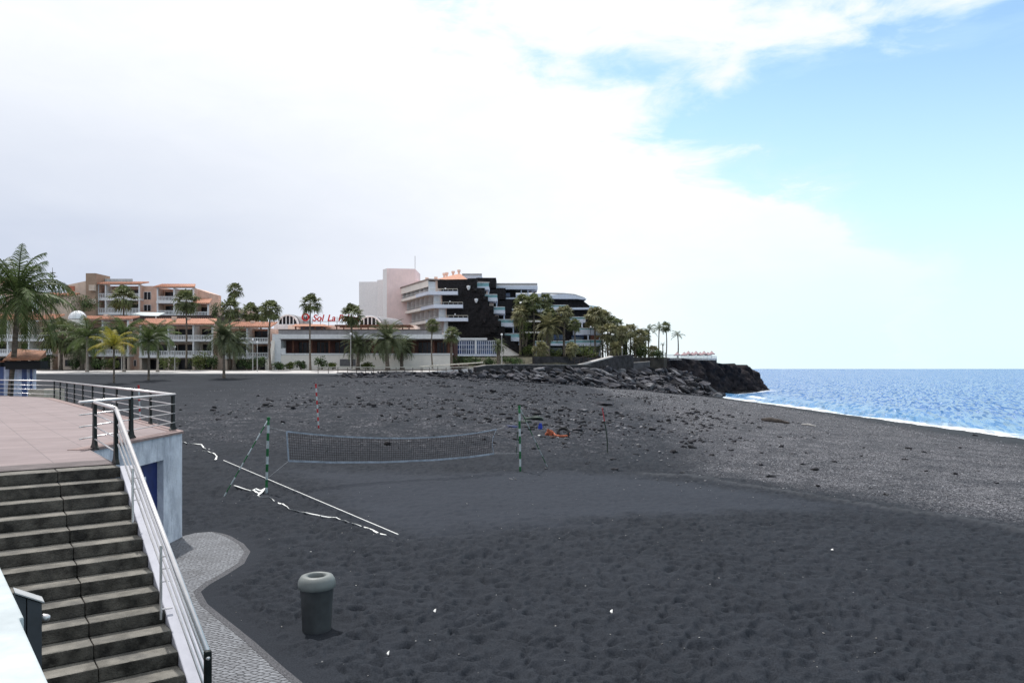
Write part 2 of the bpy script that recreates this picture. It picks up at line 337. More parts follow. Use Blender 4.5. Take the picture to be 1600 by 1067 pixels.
def relief(x, y):
    z = Tn(x, y); far = np.hypot(x, y)
    inp = in_path(x, y).astype(float); dp = seg_dist(x, y, PATH)
    flat = np.where(inp > 0, 0, smooth(.2, .8, dp)); bx, by = gp(495, 983); flat = flat*smooth(.25, .8, np.hypot(x-bx, y-by))
    peb = shingle_mask(x, y)
    rocky = smooth(36, 50, y+fbm(x*.1, y*.1, 3, 41)*10-5)*smooth(-34, -18, x)*(1-peb)
    cin = inside(x, y, COURT); cd_ = seg_dist(x, y, COURT+COURT[:1]); cw_ = (fbm(x*.8, y*.8, 3, 33)-.5)*2.2; court = smooth(-1.0, 1.6, np.where(cin, cd_, -cd_)+cw_)
    foot = (1-peb*.75)*(1-.6*smooth(40, 70, y))*(1-.62*court)
    wx = x+(fbm(x*2.5, y*2.5, 2, 71)-.5)*.30; wy = y+(fbm(x*2.5, y*2.5, 2, 72)-.5)*.30
    z0 = -.075*pits(wx, wy, .40, 1)*foot-.085*pits(wx, wy, .25, 21)*foot+.04*foot
    rid = 1-np.abs(2*fbm(wx*2.2, wy*2.8, 3, 5)-1); z0 += (rid-.75)*.12*foot+(fbm(x*.35, y*.35, 3, 8)-.5)*.12*smooth(4, 14, far)
    z0 += (fbm(x*9, y*9, 2, 15)-.5)*.022*foot
    z0 += (fbm(x*.12, y*.12, 3, 18)-.5)*.5*smooth(45, 90, y)*(1-smooth(30, 45, x))+(fbm(x*6, y*6, 2, 28)-.5)*.03*peb
    for (q, rr, dd) in PITS: z0 -= dd*np.exp(-((x-q.x)**2+(y-q.y)**2)/rr**2)
    z0 -= .05*np.exp(-(np.where(cin, cd_, cd_*1.5)/.25)**2)*(y < 24)
    tr = seg_dist(x, y, TRACK); z0 += .06*np.exp(-(tr/.5)**2)
    z = z+z0*flat; z = np.where(inp > 0, z-.05*smooth(0, .05, dp), z)
    return z, inp, peb, rocky, tr, court
def HZ(x, y): return float(relief(np.array([float(x)]), np.array([float(y)]))[0][0])
def beach():
    r = [3.0]
    while r[-1] < 330: r.append(r[-1]+max(.032, r[-1]*.0046))
    r = np.array(r)
    a = np.concatenate([np.linspace(-100, -37, 60, endpoint=False), np.arange(-37, 37, .105), np.linspace(37, 100, 60)])
    A, R = np.meshgrid(np.radians(a), r); x = R*np.sin(A); y = R*np.cos(A)
    z, inp, peb, rocky, tr, court = relief(x, y)
    track = np.exp(-(tr/.38)**2)*(.4+.6*fbm(x*1.5, y*1.5, 2, 91))
    wet = smooth(40, 46, x+fbm(x*.2, y*.08, 3, 51)*3)
    nr, na = x.shape; V = np.stack([x, y, z], -1).reshape(-1, 3)
    idx = np.arange(nr*na).reshape(nr, na)
    F = np.stack([idx[:-1, :-1], idx[:-1, 1:], idx[1:, 1:], idx[1:, :-1]], -1).reshape(-1, 4)
    M, N, L, Pn = node_mat('black_sand')
    o = mesh_np('beach', V, F, M, smooth=True); tag(o, kind='structure')
    for nm, arr in (('pebble', peb), ('track', track), ('wet', wet), ('rocky', rocky), ('court', court)):
        at = o.data.attributes.new(nm, 'FLOAT', 'POINT'); at.data.foreach_set('value', arr.astype(np.float32).ravel())
    tc = N.new('ShaderNodeTexCoord')
    def nz(sc, det=4, rg=.6, st=None):
        t = N.new('ShaderNodeTexNoise'); t.inputs['Scale'].default_value = sc; t.inputs['Detail'].default_value = det; t.inputs['Roughness'].default_value = rg
        if st:
            mp = N.new('ShaderNodeMapping'); mp.inputs['Scale'].default_value = st; L.new(tc.outputs['Object'], mp.inputs[0]); L.new(mp.outputs[0], t.inputs['Vector'])
        else: L.new(tc.outputs['Object'], t.inputs['Vector'])
        return t.outputs[0]
    def at(nm):
        a_ = N.new('ShaderNodeAttribute'); a_.attribute_name = nm; return a_.outputs['Fac']
    def ramp(f, p0, c0, p1, c1):
        r_ = N.new('ShaderNodeValToRGB'); L.new(f, r_.inputs[0]); r_.color_ramp.elements[0].position = p0; r_.color_ramp.elements[1].position = p1
        r_.color_ramp.elements[0].color = (*c0, 1); r_.color_ramp.elements[1].color = (*c1, 1); return r_.outputs[0]
    def mix(f, a_, b_):
        m_ = N.new('ShaderNodeMix'); m_.data_type = 'RGBA'
        if isinstance(f, float): m_.inputs[0].default_value = f
        else: L.new(f, m_.inputs[0])
        for i, c in ((6, a_), (7, b_)):
            if isinstance(c, tuple): m_.inputs[i].default_value = (*c, 1)
            else: L.new(c, m_.inputs[i])
        return m_.outputs[2]
    def mul(a_, b_):
        m_ = N.new('ShaderNodeMath'); m_.operation = 'MULTIPLY'; m_.use_clamp = True
        L.new(a_, m_.inputs[0])
        if isinstance(b_, float): m_.inputs[1].default_value = b_
        else: L.new(b_, m_.inputs[1])
        return m_.outputs[0]
    base = ramp(nz(.35, 6, .65), .3, (.0125, .0150, .0195), .7, (.0235, .0275, .0355))
    grain = ramp(nz(38, 3, .7), .35, (.009, .010, .0135), .70, (.052, .058, .070))
    c = mix(.42, base, grain)
    vo = N.new('ShaderNodeTexVoronoi'); vo.inputs['Scale'].default_value = 24; L.new(tc.outputs['Object'], vo.inputs['Vector'])
    vp = ramp(vo.outputs['Color'], .56, (.030, .030, .036), .76, (.33, .33, .35))
    vo2 = N.new('ShaderNodeTexVoronoi'); vo2.inputs['Scale'].default_value = 10; L.new(tc.outputs['Object'], vo2.inputs['Vector'])
    vp2 = ramp(vo2.outputs['Color'], .50, (.024, .024, .030), .80, (.19, .19, .21))
    pz = mul(at('pebble'), ramp(nz(.5, 5, .7), .30, (.25, .25, .25), .60, (1, 1, 1)))
    c = mix(pz, c, mix(.45, vp, vp2))
    rk = mul(at('rocky'), ramp(nz(.8, 6, .75), .45, (0, 0, 0), .68, (.8, .8, .8)))
    c = mix(rk, c, vp2)
    c = mix(mul(at('track'), .5), c, (.085, .09, .10))
    c = mix(mul(at('court'), .45), c, (.040, .046, .060))
    c = mix(mul(at('wet'), .8), c, (.020, .020, .023))
    # bleached chips
    v3 = N.new('ShaderNodeTexVoronoi'); v3.inputs['Scale'].default_value = 1.7; L.new(tc.outputs['Object'], v3.inputs['Vector'])
    chip = ramp(v3.outputs['Distance'], .018, (1, 1, 1), .030, (0, 0, 0))
    c = mix(mul(chip, .3), c, (.5, .5, .5))
    L.new(c, Pn.inputs['Base Color']); Pn.inputs['Roughness'].default_value = .75; Pn.inputs['Specular IOR Level'].default_value = .06
    rr_ = N.new('ShaderNodeMapRange'); L.new(at('wet'), rr_.inputs[0]); rr_.inputs[3].default_value = .82; rr_.inputs[4].default_value = .6; L.new(rr_.outputs[0], Pn.inputs['Roughness'])
    b1 = N.new('ShaderNodeBump'); b1.inputs['Strength'].default_value = .5; b1.inputs['Distance'].default_value = .02; L.new(nz(30, 4, .7), b1.inputs['Height'])
    b2 = N.new('ShaderNodeBump'); b2.inputs['Distance'].default_value = .06; L.new(mul(at('pebble'), .9), b2.inputs['Strength']); L.new(vo2.outputs['Distance'], b2.inputs['Height']); L.new(b1.outputs[0], b2.inputs['Normal'])
    L.new(b2.outputs[0], Pn.inputs['Normal'])
beach()
# ---------------------------------------------------------------- sea
def sea():
    r = [40.]
    while r[-1] < 600: r.append(r[-1]+max(.5, r[-1]*.007))
    while r[-1] < 30000: r.append(r[-1]*1.15)
    r = np.array(r); a = np.radians(np.concatenate([np.arange(-10, 40, .12), np.linspace(40, 110, 40)]))
    A, R = np.meshgrid(a, r); x = R*np.sin(A); y = R*np.cos(A)
    d = x-50
    z = SEA+.0*x
    fade = (1-smooth(300, 900, R))
    z = z+fade*((fbm(x*.05, y*.03, 3, 3)-.5)*.35+(fbm(x*.35, y*.18, 3, 6)-.5)*.16)
    # breaking wave rolling on the shore
    off = d-(fbm(x*0+1, y*.05, 3, 15)-.5)*4
    z = z+.45*np.exp(-((off-5.5)/1.6)**2)*smooth(.25, .6, vnoise(x*0, y*.045, 77))-.0
    z = np.where(x < 34, SEA-1.5, z)
    nr, na = x.shape; idx = np.arange(nr*na).reshape(nr, na)
    F = np.stack([idx[:-1, :-1], idx[:-1, 1:], idx[1:, 1:], idx[1:, :-1]], -1).reshape(-1, 4)
    M, N, L, Pn = node_mat('sea_water')
    o = mesh_np('sea', np.stack([x, y, z], -1).reshape(-1, 3), F, M, smooth=True); tag(o, kind='structure')
    f1 = smooth(2.6+2.8*smooth(130, 75, y), .4, off+fbm(x*.6, y*.3, 5, 33)*5.5-2.9)
    f2 = .9*np.exp(-((off-5.6)/1.3)**2)*smooth(.66, .8, vnoise(x*0, y*.075, 79)+.25*fbm(x*.6, y*.3, 3, 5)-.1)
    hd = seg_dist(x, y, [(46, 196), (55, 204), (66, 218), (79, 238), (82, 250)])
    f3 = .9*(1-smooth(.6, 3.6, hd+fbm(x*.5, y*.5, 3, 9)*5-2.5))
    far = .0*smooth(.72, .80, fbm(x*.15, y*.05, 3, 63))*(R < 500)
    foam = np.clip(np.maximum(np.maximum(f1, f2), np.maximum(f3, far)), 0, 1)
    at_ = o.data.attributes.new('foam', 'FLOAT', 'POINT'); at_.data.foreach_set('value', foam.astype(np.float32).ravel())
    sh = smooth(26, 3, off); at2 = o.data.attributes.new('shallow', 'FLOAT', 'POINT'); at2.data.foreach_set('value', sh.astype(np.float32).ravel())
    tc = N.new('ShaderNodeTexCoord')
    def attr(nm):
        a_ = N.new('ShaderNodeAttribute'); a_.attribute_name = nm; return a_.outputs['Fac']
    def nz(sc, det, st, dist=0.):
        mp = N.new('ShaderNodeMapping'); mp.inputs['Scale'].default_value = st; L.new(tc.outputs['Object'], mp.inputs[0])
        t = N.new('ShaderNodeTexNoise'); t.inputs['Scale'].default_value = sc; t.inputs['Detail'].default_value = det; t.inputs['Roughness'].default_value = .65
        t.inputs['Distortion'].default_value = dist; L.new(mp.outputs[0], t.inputs['Vector']); return t.outputs[0]
    mx = N.new('ShaderNodeMix'); mx.data_type = 'RGBA'; L.new(attr('shallow'), mx.inputs[0])
    mx.inputs[6].default_value = (.03, .13, .35, 1); mx.inputs[7].default_value = (.07, .21, .42, 1)
    m2 = N.new('ShaderNodeMix'); m2.data_type = 'RGBA'; L.new(attr('foam'), m2.inputs[0]); L.new(mx.outputs[2], m2.inputs[6]); m2.inputs[7].default_value = (.85, .87, .88, 1)
    L.new(m2.outputs[2], Pn.inputs['Base Color'])
    mr = N.new('ShaderNodeMapRange'); L.new(attr('foam'), mr.inputs[0]); mr.inputs[3].default_value = .20; mr.inputs[4].default_value = .8; L.new(mr.outputs[0], Pn.inputs['Roughness'])
    Pn.inputs['Specular IOR Level'].default_value = .45; Pn.inputs['IOR'].default_value = 1.33
    b1 = N.new('ShaderNodeBump'); b1.inputs['Strength'].default_value = 1; b1.inputs['Distance'].default_value = .25; L.new(nz(.9, 5, (1, .55, 1), .5), b1.inputs['Height'])
    b2 = N.new('ShaderNodeBump'); b2.inputs['Strength'].default_value = 1; b2.inputs['Distance'].default_value = .12; L.new(nz(4.0, 4, (1, .6, 1), .4), b2.inputs['Height']); L.new(b1.outputs[0], b2.inputs['Normal'])
    mp = N.new('ShaderNodeMapping'); mp.vector_type = 'TEXTURE'; mp.inputs['Scale'].default_value = (.42, 4.5, 1); mp.inputs['Rotation'].default_value = (0, 0, -.47); L.new(tc.outputs['Object'], mp.inputs[0])
    vo = N.new('ShaderNodeTexVoronoi'); vo.inputs['Scale'].default_value = 1.0; L.new(mp.outputs[0], vo.inputs['Vector'])
    def vm(op, a_, b_=None, sc=None):
        x_ = N.new('ShaderNodeVectorMath'); x_.operation = op
        for i, q in enumerate((a_, b_)):
            if q is None: continue
            if isinstance(q, tuple): x_.inputs[i].default_value = q
            else: L.new(q, x_.inputs[i])
        if sc is not None: x_.inputs['Scale'].default_value = sc
        return x_.outputs[0]
    r_ = vm('SUBTRACT', vo.outputs['Color'], (.5, .5, .5)); r_ = vm('SCALE', r_, sc=2.0); r3_ = vm('MULTIPLY', r_, (.88, .68, 0))
    nn_ = vm('NORMALIZE', vm('ADD', b2.outputs[0], r3_)); L.new(nn_, Pn.inputs['Normal'])
    Pn.inputs['Specular Tint'].default_value = (.85, .95, 1, 1)
sea()
# ---------------------------------------------------------------- cobbled path, terrace, stairs
E2 = Vector((.8, .6, 0)); D2 = Vector((.6, -.8, 0))
STAIR_E1, STAIR_E0 = 2.42, .10; DT = -13.98; TREAD = .344; RISE = .174; TZ = 2.70
def ED(e, t, z): v = E2*e+D2*(DT*-1*-1)+D2*t; return Vector((v.x, v.y, z))
def path():
    M, N, L, Pn = node_mat('cobbles')
    tc = N.new('ShaderNodeTexCoord'); mp = N.new('ShaderNodeMapping'); mp.inputs['Scale'].default_value = (1, 1.6, 1); mp.inputs['Rotation'].default_value = (0, 0, .6); L.new(tc.outputs['Object'], mp.inputs[0])
    vo = N.new('ShaderNodeTexVoronoi'); vo.feature = 'DISTANCE_TO_EDGE'; vo.inputs['Scale'].default_value = 8.5; vo.inputs['Randomness'].default_value = .45; L.new(mp.outputs[0], vo.inputs['Vector'])
    vc = N.new('ShaderNodeTexVoronoi'); vc.inputs['Scale'].default_value = 8.5; vc.inputs['Randomness'].default_value = .45; L.new(mp.outputs[0], vc.inputs['Vector'])
    ra = N.new('ShaderNodeValToRGB'); L.new(vo.outputs['Distance'], ra.inputs[0]); ra.color_ramp.elements[0].position = .03; ra.color_ramp.elements[1].position = .11
    r2 = N.new('ShaderNodeValToRGB'); L.new(vc.outputs['Color'], r2.inputs[0]); r2.color_ramp.elements[0].color = (.11, .115, .13, 1); r2.color_ramp.elements[1].color = (.19, .20, .22, 1)
    mx = N.new('ShaderNodeMix'); mx.data_type = 'RGBA'; L.new(ra.outputs[0], mx.inputs[0]); mx.inputs[6].default_value = (.035, .035, .04, 1); L.new(r2.outputs[0], mx.inputs[7])
    nz = N.new('ShaderNodeTexNoise'); nz.inputs['Scale'].default_value = 1.3; nz.inputs['Detail'].default_value = 6; L.new(tc.outputs['Object'], nz.inputs['Vector'])
    r3 = N.new('ShaderNodeValToRGB'); L.new(nz.outputs[0], r3.inputs[0]); r3.color_ramp.elements[0].position = .5; r3.color_ramp.elements[1].position = .75
    r3.color_ramp.elements[1].color = (.6, .6, .6, 1)
    m3 = N.new('ShaderNodeMix'); m3.data_type = 'RGBA'; L.new(r3.outputs[0], m3.inputs[0]); L.new(mx.outputs[2], m3.inputs[6]); m3.inputs[7].default_value = (.05, .05, .055, 1)
    L.new(m3.outputs[2], Pn.inputs['Base Color']); Pn.inputs['Roughness'].default_value = .7
    b = N.new('ShaderNodeBump'); b.inputs['Strength'].default_value = .9; b.inputs['Distance'].default_value = .03; L.new(ra.outputs[0], b.inputs['Height']); L.new(b.outputs[0], Pn.inputs['Normal'])
    poly = PATH+[(-2.0, 6.2), (-8.6, 15.0), (-8.6, 16.5)]
    mb = MB(); mb.prism(poly[::-1], -.25, .012)
    tag(mb.build('path', M), kind='structure')
    speck = mat('pebble_edging', (.10, .10, .11), .8, var=.6, vscale=45, bump=.8, bscale=60, col2=(.03, .03, .033))
    mb = MB(); n = len(PATH); outer = []
    for i, p in enumerate(PATH):
        a = Vector(PATH[max(0, i-1)]); b_ = Vector(PATH[min(n-1, i+1)]); t = (b_-a).normalized(); nn = Vector((-t.y, t.x))
        outer.append(Vector(p)+nn*(.30 if i > 3 else .12))
    for i in range(n-1):
        a, b_, c, d = PATH[i], PATH[i+1], outer[i+1], outer[i]
        mb.add([(a[0], a[1], .016), (b_[0], b_[1], .016), (c.x, c.y, -.02), (d.x, d.y, -.02)], [(0, 1, 2, 3)])
    tag(mb.build('path_edging', speck), kind='structure')
path()
def terrace():
    M, N, L, Pn = node_mat('terrace_paving')
    tc = N.new('ShaderNodeTexCoord'); mp = N.new('ShaderNodeMapping'); mp.inputs['Rotation'].default_value = (0, 0, -math.atan2(.6, .8)); L.new(tc.outputs['Object'], mp.inputs[0])
    br = N.new('ShaderNodeTexBrick'); L.new(mp.outputs[0], br.inputs['Vector']); br.inputs['Scale'].default_value = 1; br.offset = 0
    br.inputs['Brick Width'].default_value = .8; br.inputs['Row Height'].default_value = .4; br.inputs['Mortar Size'].default_value = .010; br.inputs['Mortar Smooth'].default_value = .3
    br.inputs['Color1'].default_value = (.235, .184, .184, 1); br.inputs['Color2'].default_value = (.208, .163, .165, 1); br.inputs['Mortar'].default_value = (.14, .115, .117, 1)
    nz = N.new('ShaderNodeTexNoise'); nz.inputs['Scale'].default_value = .8; nz.inputs['Detail'].default_value = 9; nz.inputs['Roughness'].default_value = .65; L.new(tc.outputs['Object'], nz.inputs['Vector'])
    r = N.new('ShaderNodeValToRGB'); L.new(nz.outputs[0], r.inputs[0]); r.color_ramp.elements[0].position = .35; r.color_ramp.elements[0].color = (.82, .8, .8, 1); r.color_ramp.elements[1].position = .6
    mx = N.new('ShaderNodeMix'); mx.data_type = 'RGBA'; mx.blend_type = 'MULTIPLY'; mx.inputs[0].default_value = 1; L.new(br.outputs[0], mx.inputs[6]); L.new(r.outputs[0], mx.inputs[7])
    L.new(mx.outputs[2], Pn.inputs['Base Color']); Pn.inputs['Roughness'].default_value = .8
    # outline of the upper terrace
    top_r = ED(STAIR_E1, -.36, 0); top_l = ED(-30, -.36, 0)
    A = Vector((-8.36, 15.2)); C1 = Vector((-8.42, 19.6)); far = C1-Vector((.6, -.8))*28.5
    pl = [(top_l.x, top_l.y), (top_r.x, top_r.y), tuple(A), tuple(C1), tuple(far), (far.x-4, far.y+3), (far.x-14, far.y+10), (-60, 52), (-60, 0)]
    mb = MB(); mb.prism(pl, 2.66, TZ)
    tag(mb.build('terrace_floor', M), kind='structure')
    # darker border row by the steps
    bm_ = mat('border_tile', (.13, .108, .108), .85, var=.2, vscale=2, stain=.4)
    q = [ED(-20, -.36, 0), ED(STAIR_E1, -.36, 0), ED(STAIR_E1, -1.1, 0), ED(-20, -1.1, 0)]
    mb = MB(); mb.prism([(v.x, v.y) for v in q], TZ-.02, TZ+.004); tag(mb.build('terrace_border', bm_), kind='structure')
    # retaining wall with the door
    w = thing('retaining_wall', 'weathered blue-white terrace wall with a dark blue door beside the stairs', 'wall', (-8.42, 19.6, 0))
    d0, d1 = 17.3, 18.56; zt = 2.10; x0 = -8.42
    F = ((x0, 19.6), (0, -1), (-1, 0))
    mb = MB(); mb.fbox(F, 0, 19.6-d1, 0, .45, -.4, 2.655); mb.fbox(F, 19.6-d0, 4.6, 0, .45, -.4, 2.655); mb.fbox(F, 19.6-d1, 19.6-d0, 0, .45, zt, 2.655)
    # the long side toward the beach, running away
    n2 = Vector((-.8, -.6)); F2 = ((C1.x, C1.y), (-.6, .8), (-.8, -.6)); mb.fbox(F2, 0.0, 28.4, 0.02, .4, -.5, 2.653)
    mb.build('wall', white_dirty, w)
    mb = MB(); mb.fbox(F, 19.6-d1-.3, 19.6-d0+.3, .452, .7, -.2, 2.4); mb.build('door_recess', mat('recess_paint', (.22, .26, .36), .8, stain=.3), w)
    dr = MB().fbox(F, 19.6-d1, 19.6-d0, .15, .20, .02, zt).build('door', door_blue, w, bevel=.01)
    sg = MB().fbox(F, 19.6-17.95, 19.6-17.55, .135, .148, 1.42, 1.78).build('notice', paper, dr)
    mb = MB()
    for k, (a, b) in enumerate(((17.85, 17.7), (17.9, 17.6), (17.9, 17.62), (17.92, 17.6))): mb.fbox(F, 19.6-a, 19.6-b, .130, .134, 1.70-.08*k, 1.73-.08*k)
    mb.build('lettering', ink, dr)
    mb = MB(); mb.fbox(F, .0, 4.55, -.05, .3, 2.657, TZ+.012); mb.fbox(F2, 0.06, 28.4, -.05, .3, 2.657, TZ+.012); mb.build('coping', paver_red, w)
    # stairs
    st = thing('staircase', 'grey concrete staircase descending from the terrace to the beach', 'stairs', ED(STAIR_E1, 0, 0))
    for k in range(16):
        z1 = TZ-.012-k*RISE; t0 = -.36+k*TREAD if k == 0 else (k-1)*TREAD-.0
        if k == 0: ta, tb = -.358, .03
        else: ta, tb = (k-1)*TREAD+.0, k*TREAD+.03
        if z1 < .03: break
        for (ea, eb) in ((STAIR_E0, .62), (.626, 1.53), (1.536, STAIR_E1)):
            mb = MB(); jit = random.uniform(-.006, .006)
            a = [ED(ea, ta, 0), ED(eb, ta, 0), ED(eb, tb+jit, 0), ED(ea, tb+jit, 0)]
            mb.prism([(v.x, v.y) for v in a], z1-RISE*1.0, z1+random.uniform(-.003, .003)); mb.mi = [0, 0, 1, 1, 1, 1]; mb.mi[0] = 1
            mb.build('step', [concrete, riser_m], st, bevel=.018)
    mb = MB()
    a = [ED(STAIR_E0+.02, -.3, 0), ED(STAIR_E1-.01, -.3, 0), ED(STAIR_E1-.01, 15*TREAD-.1, 0), ED(STAIR_E0+.02, 15*TREAD-.1, 0)]
    mb.prism([(v.x, v.y) for v in a], [-.3]*4, [TZ-.25, TZ-.25, .02, .02]); mb.build('stair_core', concrete_dark, st)
    sw = .27; s_ = RISE/TREAD
    a = [ED(STAIR_E1+.004, -.5, 0), ED(STAIR_E1+sw, -.5, 0), ED(STAIR_E1+sw, 5.35, 0), ED(STAIR_E1+.004, 5.35, 0)]
    zt_ = [TZ+.0, TZ+.0, TZ-s_*5.4+.0, TZ-s_*5.4+.0]
    b_ = [ED(STAIR_E1+.004, -.06, 0), ED(STAIR_E1+sw, -.06, 0)]
    mb = MB(); mb.prism([(b_[0].x, b_[0].y), (b_[1].x, b_[1].y), (a[2].x, a[2].y), (a[3].x, a[3].y)], -.3, [TZ+.0, TZ+.0, TZ-s_*5.41, TZ-s_*5.41]); mb.build('side_wall', stringer_m, st, bevel=.012)
    # fill wall under the terrace edge between the stairs and the door wall
    fw = MB(); p0 = ED(STAIR_E1, -.38, 0); p1 = Vector((-8.4, 15.0, 0)); dv = (p1-p0).normalized(); nn = Vector((-dv.y, dv.x, 0))
    fw.prism([(p0.x, p0.y), (p1.x, p1.y), (p1.x+nn.x*.3, p1.y+nn.y*.3), (p0.x+nn.x*.3, p0.y+nn.y*.3)], -.3, 2.655); fw.build('wall_return', white_dirty, w)
    # parapet at the photographer's side
    pp = MB(); e0, e1 = -.42, .235
    def pe(e, s, z):
        c = Vector((-1.47*.75, 2.44*.75, 0)); d_ = Vector((-.619, .785, 0)); n_ = Vector((.785, .619, 0)); return c+d_*s+n_*(e)
    q = [pe(-.6, -3.5, 0), pe(0, -3.5, 0), pe(0, .62, 0), pe(.012, .62, 0), pe(.012, 7.2, 0), pe(-.6, 7.2, 0)]
    pp.prism([(v.x, v.y) for v in q], -.3, EYE-.75)
    o = pp.build('parapet', white_glossy, loc=(q[1].x, q[1].y, 0), bevel=.012); tag(o, 'bright white flat-topped parapet in the lower left corner', 'wall')
terrace()
# ---------------------------------------------------------------- railings
def rail_post(parent, p, face, h=.95):
    """cast iron blade post with a flared foot; face = unit vector along the blade"""
    f = Vector((face[0], face[1], 0)).normalized(); s = Vector((-f.y, f.x, 0)); mb = MB(); prof = [(0, .19), (.03, .18), (.09, .10), (.2, .065), (.6, .05), (h-.05, .055), (h, .03)]
    t = .028; vs = []
    for (z, w) in prof:
        for (a, b) in ((-w, -t), (w, -t), (w, t), (-w, t)): q = Vector(p)+f*a+s*b; vs.append((q.x, q.y, p[2]+z))
    fs = [(4*i+j, 4*i+(j+1) % 4, 4*(i+1)+(j+1) % 4, 4*(i+1)+j) for i in range(len(prof)-1) for j in range(4)]+[(3, 2, 1, 0), tuple(range(len(vs)-4, len(vs)))]
    mb.add(vs, fs); mb.build('post', post_m, parent)
def railings():
    base = [(86.2, 621.7), (97, 625), (108.5, 628.6), (120.7, 632.5), (135.2, 635.8), (151.6, 640), (169.3, 644.4), (189.7, 650), (213.5, 657), (240.4, 665)]
    pts = []
    C = Vector((-8.83, 20.0, TZ)); dirn = Vector((-.593, .805, 0))
    for k in range(10, 0, -1): pts.append(C+dirn*(2.72*k*1.0 if False else k*2.73))
    pts.append(C)
    r = thing('terrace_railing', 'steel railing with dark green iron posts around the terrace edge', 'railing', C)
    A = Vector((-8.34, 15.35, TZ)); Bm = Vector((-8.68, 17.5, TZ)); Bp = Vector((-6.69, 12.97, TZ))
    for p in pts[:-1]: rail_post(r, p, dirn)
    rail_post(r, C, (0, 1)); rail_post(r, Bm, (0, 1)); rail_post(r, A, (1, -1)); rail_post(r, Bp, (.6, -.8))
    L0 = pts[0]; L1 = L0+Vector((-4.1, 2.7, 0)); L2 = L0+Vector((-12.3, 8, 0))
    rail_post(r, L1, (1, -.6)); rail_post(r, L2, (1, -.6))
    top = .93
    def run(a, b, n=4):
        for k in range(n):
            z = (top, .68, .44, .20)[k]; rr = (.034, .014, .014, .014)[k]
            mb = MB().bar(a+Vector((0, 0, z)), b+Vector((0, 0, z)), rr, 8); mb.build('top_rail' if k == 0 else 'rail', steel, r, smooth=True)
    run(L2, L0); run(L0, C); run(C+Vector((.02, .06, 0)), A+Vector((-.25, -.1, 0))+Vector((.0, .0, 0))); run(A, Bp)
    # stair handrail
    h = thing('stair_handrail', 'long steel handrail sloping down beside the stairs', 'handrail', Bp)
    s_ = .476; E1 = Bp+Vector((0, 0, .93))
    end = Vector((-3.42, 8.62, 0)); dv = (end-Vector((Bp.x, Bp.y, 0))); Lh = dv.length; dv.normalize()
    zend = 1.13
    for k in range(4):
        dz = (0, -.17, -.33, -.50)[k]; rr = (.034, .015, .015, .015)[k]; a = Vector((Bp.x, Bp.y, TZ+.93+dz)); b = Vector((end.x, end.y, zend+dz))
        if k: a = a+(b-a).normalized()*.22
        MB().tube([a, b], rr, 8).build('top_rail' if k == 0 else 'rail', steel, h, smooth=True)
    for t in (1.75, 3.55):
        c = Vector((Bp.x, Bp.y, 0))+dv*t; zr = TZ+.93+(zend-TZ-.93)*t/Lh
        inn = Vector((-.8, -.6, 0))*.07; mb = MB()
        mb.bar((c.x+inn.x, c.y+inn.y, zr-.99), (c.x+inn.x, c.y+inn.y, zr-.02), .017)
        for dz in (-.17, -.33, -.5): mb.bar((c.x+inn.x, c.y+inn.y, zr+dz-.0), (c.x+.03, c.y+.02, zr+dz), .008)
        mb.bar((c.x+inn.x, c.y+inn.y, zr-.86), (c.x+.06, c.y+.04, zr-.86), .014); mb.build('baluster', steel, h)
    mb = MB(); F = ((end.x, end.y), (dv.x, dv.y), (dv.y, -dv.x)); mb.fbox(F, -.02, .055, -.04, .04, -.05, zend+.02); pst = mb.build('end_post', post_m, h, bevel=.02)
    for dz in (-.06, -.52): MB().lathe((end.x+.02, end.y-.035, zend+dz), [(.0, -.02), (.02, -.02), (.03, 0), (.02, .02), (0, .02)], 10).build('bolt', steel, h, smooth=True)
railings()
# shower column by the stairs
def shower():
    y = 6.5; c = Vector((X(45, y), y, 0)); s = thing('beach_shower', 'dark grey shower column with slanted lid beside the white parapet', 'beach shower', c)
    F = ((c.x, c.y), (.8, .6), (-.6, .8)); zt = Z(936, y); q = lambda a, b, z: (c.x+F[1][0]*a+F[2][0]*b, c.y+F[1][1]*a+F[2][1]*b, z)
    def pan(a0, a1, b0, nm, m_):
        zz = lambda a: zt-a*.55; mb = MB(); mb.hexa([q(a0, b0, -.2), q(a1, b0, -.2), q(a1, .16, -.2), q(a0, .16, -.2), q(a0, b0, zz(a0)), q(a1, b0, zz(a1)), q(a1, .16, zz(a1)), q(a0, .16, zz(a0))]); mb.build(nm, m_, s, bevel=.004)
    pan(-.012, .095, 0, 'column', shower_m); pan(-.095, -.018, .008, 'side_panel', shower_m)
    zl = lambda a, t: zt+.012+t-a*.55
    mb = MB(); mb.hexa([q(-.10, -.02, zl(-.10, 0)), q(.112, -.02, zl(.112, 0)), q(.112, .17, zl(.112, 0)), q(-.10, .17, zl(-.10, 0)), q(-.10, -.02, zl(-.10, .014)), q(.112, -.02, zl(.112, .014)), q(.112, .17, zl(.112, .014)), q(-.10, .17, zl(-.10, .014))])
    mb.build('lid', shower_lid, s, bevel=.003)
    a = Vector(q(.09, .05, Z(968, y))); b = Vector(q(.16, .04, Z(973, y)))
    MB().tube([a, a+(b-a)*.2, a+(b-a)*.6, a+(b-a)*.9, b], [.018, .026, .030, .024, .008], 12).build('shower_head', steel, s, smooth=True)
shower()
